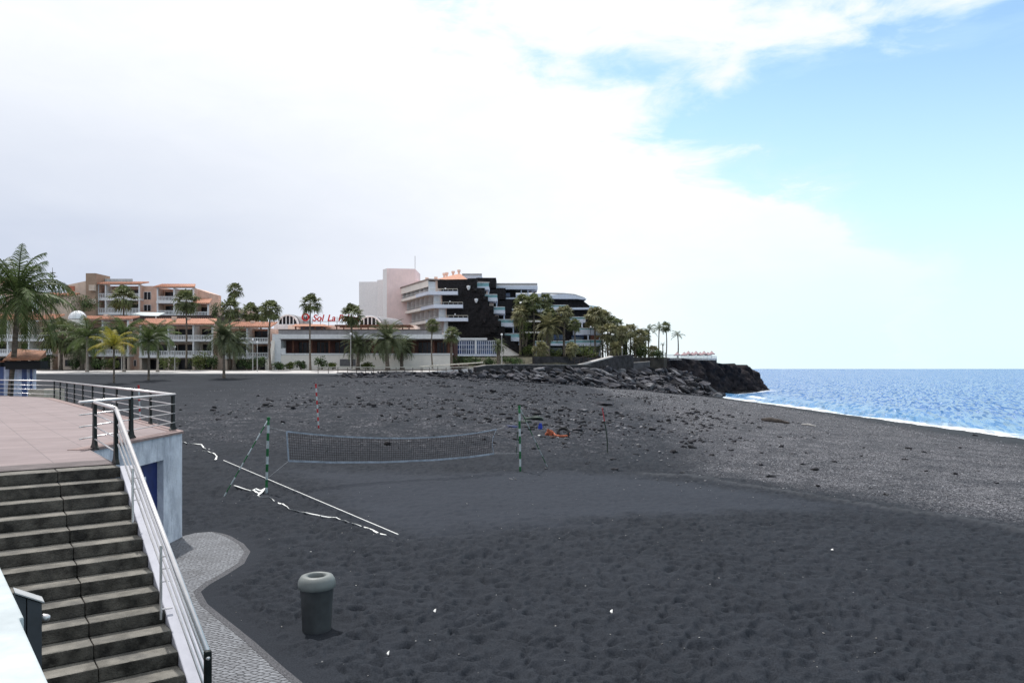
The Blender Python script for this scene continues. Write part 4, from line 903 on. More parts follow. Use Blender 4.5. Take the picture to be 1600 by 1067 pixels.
    # planted slope between the restaurant and the path
    slope = mat('planted_slope', (.06, .055, .035), .95, var=.5, vscale=1.2, bump=1, bscale=2)
    mb = MB(); mb.add([(-8, 136, 4.0), (3, 139, 4.2), (14, 152, 4.4), (14, 160, 6.8), (3, 155, 7.0), (-8, 150, 6.5)], [(0, 1, 2, 3, 4, 5)]); tag(mb.build('bank', slope), kind='structure')
land()
def headland():
    # cliff ring: (x, y, top z) seen from the sea and the beach
    ring = [(X(1012, 178), 178, Z(561, 178)), (X(1030, 188), 188, Z(560, 188)), (X(1060, 193), 193, Z(559, 193)), (X(1085, 197), 197, Z(562, 197)), (X(1108, 203), 203, Z(564, 203)), (X(1122, 208), 208, Z(567, 208)),
            (X(1135, 214), 214, Z(569, 214)), (X(1145, 220), 220, Z(571, 220)), (X(1152, 226), 226, Z(576, 226)), (X(1165, 232), 232, Z(575.5, 232)), (X(1176, 240), 240, Z(579, 240)), (X(1182, 250), 250, Z(586, 250)),
            (84, 275, 1.0), (78, 310, 3), (50, 340, 5), (10, 330, 5)]
    n = len(ring); cx, cy = 38, 262; rows = 26; per = 14; pts = []
    V = []; 
    for i in range(n-1):
        for k in range(per):
            t = k/per; a = np.array(ring[i]); b = np.array(ring[i+1]); pts.append(a*(1-t)+b*t)
    pts.append(np.array(ring[-1])); pts = np.array(pts); m = len(pts)
    tx = np.gradient(pts[:, 0]); ty = np.gradient(pts[:, 1]); ln = np.hypot(tx, ty); nx, ny = ty/ln, -tx/ln
    s = np.cumsum(np.r_[0, np.hypot(np.diff(pts[:, 0]), np.diff(pts[:, 1]))])
    for j in range(rows+1):
        h = j/rows  # 0 top .. 1 below sea
        z = pts[:, 2]*(1-h)+(SEA-1.5)*h
        zz = z
        out = h**1.3*3.2*smooth(6, 40, s)+h*1.0
        nz = (fbm(s*.16+z*.03, z*.10, 4, 201)-.5)*6.0+(fbm(s*.5, z*.35+s*.08, 4, 205)-.5)*3.4+(fbm(s*1.6, z*1.3, 3, 209)-.5)*1.4
        nz = nz*smooth(-.03, .14, h)*(.35+.65*smooth(0, 14, s))
        # undercut notch at the waterline
        out -= 1.3*np.exp(-((h-.86)/.06)**2)*smooth(30, 45, s)
        jag = (fbm(s*.35, s*0+3, 3, 221)-.5)*3.0*smooth(46, 56, s)*(1-h)
        V.append(np.stack([pts[:, 0]+nx*(out+nz), pts[:, 1]+ny*(out+nz), zz+jag], 1))
    top = V[0].copy(); top[:, 0] = top[:, 0]*.8+cx*.2; top[:, 1] = top[:, 1]*.8+cy*.2; top[:, 2] = np.minimum(top[:, 2], 6.9)+(fbm(top[:, 0]*.3, top[:, 1]*.3, 3, 8)-.5)*.8
    top2 = np.array([[cx, cy, 6.6]]*m); V = [top2, top]+V
    A = np.concatenate(V); idx = np.arange(len(V)*m).reshape(len(V), m)
    F = np.stack([idx[:-1, :-1], idx[1:, :-1], idx[1:, 1:], idx[:-1, 1:]], -1).reshape(-1, 4)
    M = mat('cliff_rock', (.022, .019, .021), .95, spec=.15, var=.6, vscale=.5, bump=1.0, bscale=1.6, col2=(.008, .007, .009))
    M.node_tree.nodes['Bump'].inputs['Distance'].default_value = .4
    o = mesh_np('cliff', A, F, M); tag(o, kind='structure')
    # boulders fallen at the corner between sea wall and cliff
    rng = random.Random(5)
    for i in range(14):
        u = rng.uniform(1018, 1060); y = rng.uniform(176, 184); x = X(u, y); z = rng.uniform(1.0, 3.6)-(u-1018)*.05
        s = rng.uniform(1.4, 2.6); rock('cliff_boulder', (x, y, z), (s, s*.9, s), rng.choice('mpm'), 'broken pale-edged block lodged between sea wall and dark cliff', 'rock', 'blocks at the cliff foot', rot=(rng.uniform(-1, 1), rng.uniform(-1, 1), rng.uniform(0, 6)))
    xs = RNG.uniform(42, 82, 900); t = (xs-42)/40; ys = np.interp(xs, [42, 50, 60, 70, 78, 82], [186, 199, 211, 227, 242, 250])-RNG.random(900)*5+1.0
    scatter_stuff('cliff_foot_rubble', xs, ys, np.full(900, SEA-.1), RNG.uniform(.5, 2.0, 900), rock_dark, 17, .2, .6)
    # sun terrace on the headland
    t = thing('sun_terrace', 'dark walled sun terrace on the clifftop with white railing', 'terrace', P(1095, 561, 206))
    y = 203; MB().prism([(X(1064, 200), 200), (X(1120, 206), 206), (X(1120, 206)+1, 225), (X(1064, 200)-2, 225)], 3.5, Z(562.5, y)).build('platform', seawall_m, t)
    x0, x1 = X(1064, 200), X(1120, 206)
    z0, z1 = Z(562.4, 203), Z(556.5, 203)
    mb = MB()
    for i in range(46):
        k = i/45; x = x0+(x1-x0)*k; yy = 200.1+6*k; mb.box(x-.05, yy, z0, x+.05, yy+.08, z1)
    mb.hexa([(x0, 200.1, z1), (x1, 206.1, z1), (x1, 206.25, z1), (x0, 200.25, z1), (x0, 200.1, z1+.1), (x1, 206.1, z1+.1), (x1, 206.25, z1+.1), (x0, 200.25, z1+.1)])
    mb.hexa([(x0, 200.2, z0), (x1, 206.2, z0), (x1, 206.24, z0), (x0, 200.24, z0), (x0, 200.2, z0+.5), (x1, 206.2, z0+.5), (x1, 206.24, z0+.5), (x0, 200.24, z0+.5)])
    mb.build('railing', mat('white_rail', (.7, .7, .72), .5), t)
    r2 = thing('cliff_railing', 'thin white railing along the cliff edge under the tall palms', 'railing', P(1035, 559, 190)); mb = MB(); z0, z1 = Z(559.5, 191), Z(554.5, 191)
    for i in range(30):
        x = X(1012, 191)+(X(1064, 191)-X(1012, 191))*i/29; mb.box(x-.04, 191, z0-.5, x+.04, 191.06, z1)
    mb.box(X(1012, 191), 191, z1, X(1064, 191), 191.08, z1+.1); mb.build('railing', mat('white_rail', (.7, .7, .72)), r2)
    lab = ['first of eight pink sunshades on the clifftop terrace, counting from the land', 'second pink sunshade from the land end of the clifftop terrace', 'third pink sunshade from the land end of the clifftop terrace', 'fourth pink sunshade from the land end of the clifftop terrace', 'fourth pink sunshade from the sea end of the clifftop terrace', 'third pink sunshade from the sea end of the clifftop terrace', 'second pink sunshade from the sea end of the clifftop terrace', 'last pink sunshade at the sea end of the clifftop terrace']
    for i, u in enumerate((1069, 1075.5, 1081.5, 1087.5, 1094, 1100, 1106, 1112)):
        y = 209+i*.5; b = P(u, 561, y); p = thing('parasol', lab[i], 'sunshade', b, 'pink sunshades on the clifftop terrace'); tz = Z(548.5 if i % 2 else 550, y)
        MB().bar((b.x, b.y, b.z-.5), (b.x, b.y, tz), .05, 6).build('pole', white, p)
        MB().lathe((b.x, b.y, tz), [(0, .1), (.12, .0), (.55, -.45), (.95, -.75), (.95, -.95), (.5, -.72)], 8).build('canopy', canvas, p)
    for u, y, l in ((1058, 195, 'small pink sunshade standing alone left of the terrace'),):
        b = P(u, 560, y); p = thing('parasol', l, 'sunshade', b); MB().bar((b.x, b.y, b.z-.5), (b.x, b.y, Z(550, y)), .05, 6).build('pole', white, p); MB().lathe((b.x, b.y, Z(550, y)), [(0, .1), (.5, -.4), (.95, -.8), (.95, -.95)], 8).build('canopy', canvas, p)
headland()
# ---------------------------------------------------------------- palms and plants
class LB:
    """collects leaf triangles / quads"""
    def __init__(s): s.v = []; s.f = []
    def tri(s, a, b, c): k = len(s.v); s.v += [a, b, c]; s.f.append((k, k+1, k+2))
    def quad(s, a, b, c, d): k = len(s.v); s.v += [a, b, c, d]; s.f.append((k, k+1, k+2, k+3))
    def mesh(s, name, m):
        me = bpy.data.meshes.new(name); me.from_pydata([tuple(v) for v in s.v], [], s.f); me.materials.append(m); me.update(); return me
ZU = Vector((0, 0, 1))
def frond(lb, az, el, L, droop, rng, nl=26, ll=.30, lw=.016, hang=.5, vee=.35):
    d0 = Vector((math.cos(az), math.sin(az), 0)); side = Vector((-d0.y, d0.x, 0)); p = Vector((0, 0, 0)); pts = [p]; dirs = []
    n = 12; tw = rng.uniform(-.3, .3)
    for i in range(n):
        t = i/n; e = el-droop*t**1.25; d = d0*math.cos(e)+ZU*math.sin(e); d = (d+side*tw*t*.3).normalized(); dirs.append(d); p = p+d*(L/n); pts.append(p)
    dirs.append(dirs[-1])
    for i in range(n):
        up = side.cross(dirs[i]).normalized()*-1; w = .016*L*(1-i/n)+.003; lb.quad(pts[i]-side*w, pts[i]+side*w, pts[i+1]+side*w*.8, pts[i+1]-side*w*.8)
        lb.quad(pts[i]-up*w, pts[i]+up*w, pts[i+1]+up*w*.8, pts[i+1]-up*w*.8)
    for k in range(nl):
        t = .14+.84*k/nl; x = t*n; i = min(int(x), n-1); q = pts[i].lerp(pts[i+1], x-i); d = dirs[i]; up = d.cross(side).normalized()
        if up.z < 0: up = -up
        l = ll*L*(math.sin(math.pi*min(1, .22+.76*t))**.7)*rng.uniform(.8, 1.1)
        for sg in (-1, 1):
            f = .45+.55*t; v = (side*sg*(1-.35*t)+d*f+up*vee*rng.uniform(.4, 1.2)).normalized(); tip = q+v*l*.55; dn = Vector((0, 0, -hang*l*rng.uniform(.5, 1.2)))
            tip2 = q+v*l+dn; w = d*lw*L
            lb.quad(q-w, q+w, tip+w*.8+dn*.25, tip-w*.8+dn*.25); lb.tri(tip-w*.8+dn*.25, tip+w*.8+dn*.25, tip2)
def crown_date(seed, nf=58, m=None, low=-.75):
    rng = random.Random(seed); lb = LB()
    for i in range(nf):
        t = (i+.5)/nf; el = math.radians(84)*(1-t)+low*t; az = i*2.39996+rng.uniform(-.2, .2)
        frond(lb, az, el+rng.uniform(-.1, .1), rng.uniform(.85, 1.05)*(1.0-.1*t), 1.0+.5*(1-abs(t-.5))+rng.uniform(-.15, .25), rng, 26, .24, .010, .25, .35)
    return lb.mesh('date_crown', m)
def crown_coco(seed, nf=20, m=None, lo=-.5):
    rng = random.Random(seed); lb = LB()
    for i in range(nf):
        t = (i+.5)/nf; el = math.radians(82)*(1-t)+lo*t; az = i*2.39996+rng.uniform(-.35, .35)
        frond(lb, az, el+rng.uniform(-.12, .12), rng.uniform(.8, 1.08), 1.15+rng.uniform(-.25, .45), rng, 30, .30, .011, .75, .12)
    return lb.mesh('coconut_crown', m)
def fan(lb, az, el, L, rng, pet=.45, droop=.5, nb=13):
    d0 = Vector((math.cos(az), math.sin(az), 0)); d = d0*math.cos(el)+ZU*math.sin(el); side = Vector((-d0.y, d0.x, 0)); h = d*L*pet; w = side*.008
    lb.quad(-w, w, h+w, h-w); nrm = side.cross(d)
    if nrm.z < 0: nrm = -nrm
    for k in range(nb):
        a = (k-(nb-1)/2)/((nb-1)/2)*math.radians(112); v = d*math.cos(a)+side*math.sin(a); v = (v+nrm*.12*rng.uniform(-1, 1)).normalized(); l = L*(1-pet)*(.72+.28*math.cos(a))*rng.uniform(.85, 1.05)
        ws = v.cross(nrm).normalized()*L*.045; m_ = h+v*l*.6; tip = h+v*l+Vector((0, 0, -droop*l*rng.uniform(.5, 1.1)))
        lb.tri(h, m_-ws, m_+ws); lb.tri(m_-ws, tip, m_+ws)
def crown_fan(seed, nf=46, m=None, low=-62, skirt=False):
    rng = random.Random(seed); lb = LB()
    for i in range(nf):
        t = (i+.5)/nf; el = math.radians(80*(1-t)+low*t); az = i*2.39996+rng.uniform(-.3, .3); fan(lb, az, el+rng.uniform(-.15, .15), rng.uniform(.82, 1.1), rng, rng.uniform(.40, .58), rng.uniform(.35, .8))
    return lb.mesh('fan_crown', m)
def skirt_mesh(seed, m):
    rng = random.Random(seed); lb = LB()
    for i in range(26):
        fan(lb, i*2.39996, math.radians(rng.uniform(-88, -50)), rng.uniform(.55, .95), rng, .35, .25, 9)
    return lb.mesh('dead_fronds', m)
CR = {'fan': [crown_fan(i, 38, leaf_fan) for i in range(4)], 'date': [crown_date(i+20, 58, leaf_date) for i in range(2)], 'coco': [crown_coco(i+40, 20, leaf_coco) for i in range(4)],
      'near': [crown_coco(55, 34, leaf_coco, -.75)], 'yellow': [crown_coco(60, 15, leaf_yellow, .0)], 'olive': [crown_fan(i+70, 46, leaf_olive) for i in range(3)], 'olivedate': [crown_date(80, 50, leaf_olive)], 'ragged': [crown_coco(i+90, 9, leaf_date, -.2) for i in range(2)],
      'skirt': [skirt_mesh(i+99, leaf_dead) for i in range(2)]}
cnt = {}
def palm(kind, u, vc, vb, rpx, y, label, tr=.17, lean=0, skirt=0, pale=False, vclip=None, ub=None, cat='palm tree', flare=1.35, rot=None):
    """u, vc: heart of the crown; vb: foot; rpx: crown radius in picture units at distance y"""
    if vb < 530: vb = HV-(4.6-EYE)*FPX/y
    k = y/FPX; top = P(u, vc, y); ub = u+lean if ub is None else ub; base = Vector((X(ub, y), y, Z(vb, y))); name = {'fan': 'fan_palm', 'date': 'date_palm', 'coco': 'coconut_palm', 'near': 'coconut_palm', 'yellow': 'coconut_palm', 'olive': 'fan_palm', 'olivedate': 'date_palm', 'ragged': 'coconut_palm'}[kind]
    t = thing(name, label, cat, base, 'palms along the bay'); rng = random.Random(int(u*7+vc))
    base2 = base-Vector((0, 0, .4)); H = top.z-base2.z; pts = []; rs = []; bend = rng.uniform(-.03, .03)*H
    for i in range(13):
        s = i/12; p = base2.lerp(top, s); p = p+Vector((bend*math.sin(math.pi*s), 0, 0)); pts.append(p); r = tr*(1-.35*s)*(1+.07*(i % 2)); r *= 1+(flare-1)*max(0, 1-s*7); rs.append(r)
    rs[-1] = tr*.9; rs[-2] = tr*.85
    MB().tube(pts, rs, 10).build('trunk', trunk_pale if pale else trunk_m, t, smooth=True)
    me = CR[kind][cnt.get(kind, 0) % len(CR[kind])]; cnt[kind] = cnt.get(kind, 0)+1
    c = bpy.data.objects.new('crown', me); COL.objects.link(c); c.parent = t; c.location = top-base; R = rpx*k*(1.22 if kind in ('fan', 'olive') else 1.12); c.scale = (R, R, R*{'fan': .95, 'near': 1.3}.get(kind, 1.0)); c.rotation_euler = (rng.uniform(-.08, .08), rng.uniform(-.08, .08), rng.uniform(0, 6.28) if rot is None else rot)
    if skirt:
        q = bpy.data.objects.new('dead_fronds', CR['skirt'][cnt['skirt'] % 2 if 'skirt' in cnt else 0]); cnt['skirt'] = cnt.get('skirt', 0)+1; COL.objects.link(q); q.parent = t; q.location = top-base; q.scale = (R*skirt,)*3
    return t
def plants():
    P_ = palm
    P_('near', 29, 462, 640, 76, 50, 'large near coconut palm towering over the striped kiosk', tr=.20, ub=14, flare=1.5, rot=.6)
    P_('fan', 95, 522, 575, 31, 137, 'fan palm with a brown skirt beside the white dome', tr=.28, skirt=.62)
    P_('coco', 136, 526, 581, 44, 127.5, 'coconut palm with the widest pale trunk foot, leftmost on the promenade', tr=.22, pale=True, flare=2.0)
    P_('yellow', 178, 540, 598, 38, 101, 'young palm with yellow orange fronds standing in the sand', tr=.13, flare=1.2)
    P_('fan', 193, 466, 573, 22, 150, 'tall fan palm in front of the upper balconies, behind the yellow palm', tr=.2)
    P_('date', 128, 545, 575, 30, 136, 'dark date palm crouching behind the leftmost promenade palm', tr=.35)
    P_('coco', 194, 524, 581, 42, 127.5, 'coconut palm with pale trunk just right of the yellow palm', tr=.20, pale=True, flare=2.0)
    P_('coco', 232, 532, 594, 34, 107, 'green coconut palm with thin dark trunk rooted in the sand', tr=.15)
    P_('coco', 246, 524, 581, 38, 127.5, 'rightmost pale trunked coconut palm on the promenade', tr=.20, pale=True, flare=2.0)
    P_('fan', 291, 470, 574, 21, 136, 'tall fan palm with thin dark trunk before the three storey balconies', tr=.17, skirt=.5)
    P_('date', 350, 527, 590, 37, 112, 'broad date palm with dark slim trunk rooted at the beach edge', tr=.2)
    P_('date', 366, 538, 576, 33, 136, 'second date palm behind, with thicker trunk in the shrubs', tr=.35)
    P_('fan', 367, 453, 505, 14, 172, 'tallest small headed fan palm against the sky at left', tr=.17, skirt=.6)
    P_('fan', 360, 482, 574, 19, 138, 'fan palm below and left of the tallest palm', tr=.2, skirt=.6)
    P_('fan', 392, 488, 520, 17, 160, 'bushy fan palm behind the low tiled roof, left of the pair', tr=.25)
    P_('fan', 409, 490, 520, 14, 160, 'smaller fan palm behind the low tiled roof, right of the pair', tr=.25)
    P_('fan', 423, 484, 576, 19, 135, 'fan palm at the left end of the restaurant', tr=.2, skirt=.6)
    P_('fan', 485, 474, 577, 18, 134.5, 'slender fan palm beside the red sign emblem', tr=.17)
    P_('fan', 549, 492, 572, 20, 136, 'fan palm covering the end of the red lettering', tr=.2)
    P_('date', 559, 541, 574, 30, 135, 'short date palm left in front of the restaurant', tr=.33)
    P_('date', 606, 531, 575, 40, 133, 'largest date palm in front of the restaurant', tr=.36)
    P_('date', 628, 544, 575, 26, 138, 'small date palm tucked behind the largest one', tr=.33)
    P_('fan', 676, 508, 572, 12, 134.5, 'very slender fan palm before the dark hotel wall', tr=.13)
    P_('fan', 706, 522, 570, 15, 136, 'short fan palm in front of the blue window wall', tr=.25, skirt=.5)
    P_('date', 779, 541, 570, 16, 141, 'bushy short palm at the right end of the blue windows', tr=.4)
    L2 = [('fan', 817, 472, 556, 16, 165, 'tall palm leftmost of the hotel garden cluster', .22), ('fan', 833, 474, 558, 17, 163, 'tall palm with twin neighbour in the middle of the garden cluster', .22), ('fan', 852, 470, 556, 14, 168, 'highest dark headed palm of the hotel garden cluster', .2),
          ('olive', 813, 492, 556, 17, 162, 'lower pale green palm left in the garden cluster', .25), ('olivedate', 857, 512, 559, 30, 158, 'big ragged palm with brown drooping fronds in the garden cluster', .42), ('fan', 858, 494, 557, 17, 160, 'bushy headed palm above the ragged brown one', .22),
          ('olive', 882, 490, 557, 15, 160, 'pale green palm with full trunk right of the ragged one', .3), ('fan', 898, 507, 558, 12, 157, 'small palm in front of the white glass balconies', .17),
          ('olive', 845, 545, 560, 14, 150, 'very short palm by the garden wall', .2), ('olive', 893, 545, 560, 12, 152, 'young green palm by the garden wall under the balconies', .2),
          ('olive', 930, 495, 556, 18, 176, 'olive green palm at the left of the clifftop grove', .22), ('olive', 942, 500, 556, 18, 180, 'second olive palm of the clifftop grove', .22), ('fan', 953, 505, 556, 14, 178, 'brownish palm leaning over the clifftop grove', .2), ('fan', 965, 507, 556, 11, 182, 'dark headed palm rising alone from the grove', .2),
          ('olive', 950, 520, 556, 18, 172, 'bushy low palm in the heart of the grove', .25), ('olive', 985, 517, 557, 13, 180, 'round headed palm right in the grove', .2), ('olive', 972, 522, 557, 15, 176, 'dry headed palm between the two round ones', .22), ('olivedate', 962, 545, 559, 16, 168, 'feathery yellow green palm in front of the grove', .25),
          ('olive', 1000, 525, 558, 13, 182, 'dry tawny palm at the seaward side of the grove', .22), ('olivedate', 993, 536, 559, 16, 178, 'broad tawny palm filling the right of the grove', .3), ('fan', 1008, 524, 558, 11, 186, 'dark brown headed palm closing the grove', .2),
          ('ragged', 1014, 516, 560, 15, 186, 'wind torn palm with one upright spike, nearest the grove', .2), ('ragged', 1030, 515, 560, 15, 190, 'wind torn palm with many thin fronds at the cliff edge', .18), ('fan', 1040.5, 510, 560, 9, 192, 'tall neat headed palm at the cliff edge', .16), ('ragged', 1059, 524, 558, 12, 195, 'lone wind bent palm nearest the sea', .18), ('ragged', 1035.5, 538, 560, 5, 191, 'short nearly bare palm between the tall cliff palms', .16), ('olive', 1021, 548, 560, 10, 187, 'small dry palm under the wind torn ones', .15), ('olive', 1001, 545, 560, 14, 181, 'low dry palm at the foot of the grove', .2)]
    for (k, u, vc, vb, r, y, lb, tr) in L2: palm(k, u, vc, vb, r, y, lb, tr=tr, flare=1.15, skirt=.55 if k == 'olive' and r > 12 else 0)
    # bushes
    def bush(u, vb, w, h, y, label, m=leaf_bush, n=700, name='shrub', cat='shrub'):
        k = y/FPX; b = P(u, vb, y); t = thing(name, label, cat, b); rng = random.Random(int(u*3+vb)); lb = LB(); W_, H_ = w*k/2, h*k
        lobes = [(Vector((rng.uniform(-.6, .6)*W_, rng.uniform(-.5, .5)*W_*.7, rng.uniform(.25, .75)*H_)), rng.uniform(.3, .55)) for _ in range(8)]
        for i in range(n):
            c, r = rng.choice(lobes); d = Vector((rng.gauss(0, 1), rng.gauss(0, 1), rng.gauss(0, 1))).normalized()*rng.uniform(.6, 1.05)
            p = c+Vector((d.x*W_*r*1.3, d.y*W_*r, d.z*H_*r*.9)); p.z = max(.03, p.z); s = rng.uniform(.09, .2)*(1+W_*.05); a = Vector((rng.gauss(0, 1), rng.gauss(0, 1), rng.gauss(0, 1))).normalized(); q = a.cross(d).normalized() if a.cross(d).length > .01 else a
            lb.quad(p+b-a*s-b, p-q*s*.5, p+a*s, p+q*s*.5)
        me = lb.mesh('foliage', m); o = bpy.data.objects.new('foliage', me); COL.objects.link(o); o.parent = t
        mb = MB()
        for i in range(5): c = lobes[i][0]; mb.tube([b+Vector((rng.uniform(-.1, .1), 0, -.15)), b+c*.5+Vector((.05, 0, 0)), b+c], [.05, .04, .02], 5)
        if vb < 530: mb.tube([(b.x, b.y, 4.2), tuple(b+Vector((0, 0, .3*H_)))], [.3, .15], 7)
        mb.build('stems', trunk_m, t)
    bl = [(68, 574, 30, 30, 'green shrub left of the kiosk roof edge', 0), (119, 577, 24, 16, 'shrub at the foot of the beige turret', 0), (156, 577, 30, 16, 'wide shrub below the balconies behind the yellow palm', 0), (178, 577, 20, 20, 'tall shrub right behind the yellow palm trunk', 1),
          (266, 577, 32, 20, 'light green shrub right of the rightmost pale trunked palm', 1), (312, 577, 44, 30, 'biggest light green bush before the balconies', 1), (333, 577, 22, 22, 'darker bush beside the biggest light one', 0), (383, 577, 26, 16, 'rounded shrub right of the date palms', 0), (405, 577, 32, 20, 'shrub mass left of the restaurant stairs', 0),
          (436, 577, 20, 12, 'spiky dark shrub at the restaurant corner', 0), (453, 576, 14, 14, 'small bright shrub shaped like a little tree', 1), (470, 576, 18, 12, 'low shrub with red tips beside the slender palm', 0), (503, 576, 22, 18, 'grey green bush in the middle of the restaurant wall', 0), (520, 576, 16, 10, 'low bush right of the grey green one', 1),
          (575, 576, 26, 10, 'low bright bush between the two date palms', 1), (720, 570, 34, 13, 'wide low shrub at the left of the planted bank', 0), (745, 570, 32, 14, 'wide low shrub in the middle of the planted bank', 0), (768, 571, 26, 12, 'wide low shrub at the right of the planted bank', 0), (800, 570, 40, 12, 'dry creeping shrub on the dark bank', 0),
          (822, 540, 26, 40, 'tall green climber beside the stepped black wall', 1), (826, 556, 26, 18, 'bright green bush under the garden palms', 1), (868, 557, 24, 12, 'low bright bush between palm trunks', 1), (912, 558, 40, 18, 'yellow green shrub below the glass balconies', 1), (925, 559, 20, 8, 'yellow ground shrub beside the ramp', 1),
          (80, 478, 50, 34, 'dark tree mass in front of the sloping beige wing', 0), (130, 486, 44, 26, 'dark tree mass left of the upper balconies', 0), (340, 498, 22, 24, 'green tree between upper and lower apartments', 0), (55, 500, 60, 40, 'dark tree behind the near palm', 0), (1003, 560, 32, 22, 'dark round bush at the corner before the cliff', 0), (1029, 560, 20, 14, 'sparse reddish bush at the cliff edge', 0), (990, 560, 50, 24, 'tangled undergrowth below the grove', 1), (955, 558, 60, 26, 'undergrowth at the left of the grove', 1)]
    for i, (u, vb, w, h, lb, kind) in enumerate(bl):
        y = 136 if vb > 565 and u < 700 else (142 if vb > 565 else (160 if u < 950 and vb > 520 else 172))
        if vb < 510: y = 156
        if u > 940: y = 179
        bush(u, vb, w, h, y, lb, (leaf_bush, leaf_bush2)[kind], 900 if w > 35 else 600)
    # monkey-tail pine behind the left palm
    y = 185; b = P(83, 480, y); t = thing('norfolk_pine', 'spindly tiered pine against the sky behind the near palm', 'pine tree', b); k = y/FPX
    MB().tube([(b.x, b.y, 5), b, P(82, 418, y)], [.35, .25, .04], 7).build('trunk', trunk_m, t)
    lb = LB(); rng = random.Random(3)
    for j in range(8):
        z = (428+j*6.5); L = (4+j*2.0)*k*1.1
        for a in range(6):
            az = a*1.047+j*.5; d = Vector((math.cos(az), math.sin(az), .45)).normalized(); s = Vector((-math.sin(az), math.cos(az), 0)); o0 = P(82.5, z, y)-b
            for i in range(14):
                q = o0+d*L*(.2+.8*i/14); r = rng.uniform(.15, .3); lb.quad(q-s*r, q+d*r*.6, q+s*r, q+ZU*r*.5)
    o = bpy.data.objects.new('foliage', lb.mesh('foliage', leaf_bush)); COL.objects.link(o); o.parent = t
    # lamp posts
    for (u, vt, vb, y, lb) in ((190, 528, 577, 133, 'thin pale lamp post between the promenade palms'), (273, 543, 577, 133, 'short thin pole among the shrubs'), (395, 532, 577, 133, 'pale lamp post before the right hand balconies'), (402, 536, 580, 129, 'grey lamp post close beside the pale one'), (548, 523, 575, 131, 'pale lamp post between fan palm and short date palm'), (784, 524, 570, 138, 'tall grey lamp post at the end of the window wall'),
                               (899, 543, 558, 156, 'short white garden lamp post at the black wall'), (946, 541, 557, 160, 'white lamp post at the foot of the ramp'), (972, 544, 556, 164, 'white lamp post at the top of the ramp'), (923, 512, 556, 172, 'dark tall lamp post before the glass balconies')):
        b = P(u, vb, y); t = thing('lamp_post', lb, 'lamp post', b); tp = P(u, vt, y); MB().tube([b-Vector((0, 0, .3)), tp], [.09, .06], 8).build('pole', mat('lamp_grey', (.35, .34, .33), .6) if u != 923 else post_m, t); MB().lathe(tp, [(0, -.05), (.16, 0), (.2, .2), (.12, .32), (0, .34)], 10).build('lamp_head', white, t)
plants()
# ---------------------------------------------------------------- buildings
FR = lambda y: ((0.0, y), (1, 0), (0, 1))
def glazed(mb, gb, F, a0, a1, b, z0, z1, n=2, w=.06):
    for i in range(n+1):
        x = a0+(a1-a0)*i/n; mb.fbox(F, x-w/2, x+w/2, b-.05, b+.03, z0, z1)
    mb.fbox(F, a0+w/2, a1-w/2, b-.04, b+.02, z1-w, z1-.002)
def balustrade(parent, F, a0, a1, b, z0, z1, m=white):
    mb = MB(); mb.fbox(F, a0, a1, b-.12, b+.12, z1-.14, z1); mb.fbox(F, a0, a1, b-.08, b+.08, z0, z0+.12)
    n = max(3, int((a1-a0)/.30))
    for i in range(n):
        x = a0+(a1-a0)*(i+.5)/n; mb.fbox(F, x-.065, x+.065, b-.06, b+.06, z0+.12, z1-.14)
    return mb.build('balustrade', m, parent)
def tiled_roof(parent, F, a0, a1, b0, b1, ze, zr, hip0=0, hip1=0, th=.22):
    """pitched roof from eave (front, b0, ze) up to ridge (b1, zr)"""
    (ox, oy), (ux, uy), (nx, ny) = F; q = lambda a, b, z: (ox+ux*a+nx*b, oy+uy*a+ny*b, z)
    mb = MB(); v = [q(a0, b0, ze), q(a1, b0, ze), q(a1-hip1, b1, zr), q(a0+hip0, b1, zr)]
    lo = [(p[0], p[1], p[2]-th) for p in v]; mb.hexa(lo+v)
    o = mb.build('roof', tile, parent)
    L = a1-a0; n = int(L/.42); mb = MB()
    for i in range(n):
        t = (i+.5)/n; a = a0+L*t; at = a0+hip0+(L-hip0-hip1)*t; p, r = Vector(q(a, b0-.03, ze+.02)), Vector(q(at, b1, zr+.02)); mb.tube([p, r], .085, 5)
    t_ = mb.build('tile_ribs', tile, o); return o
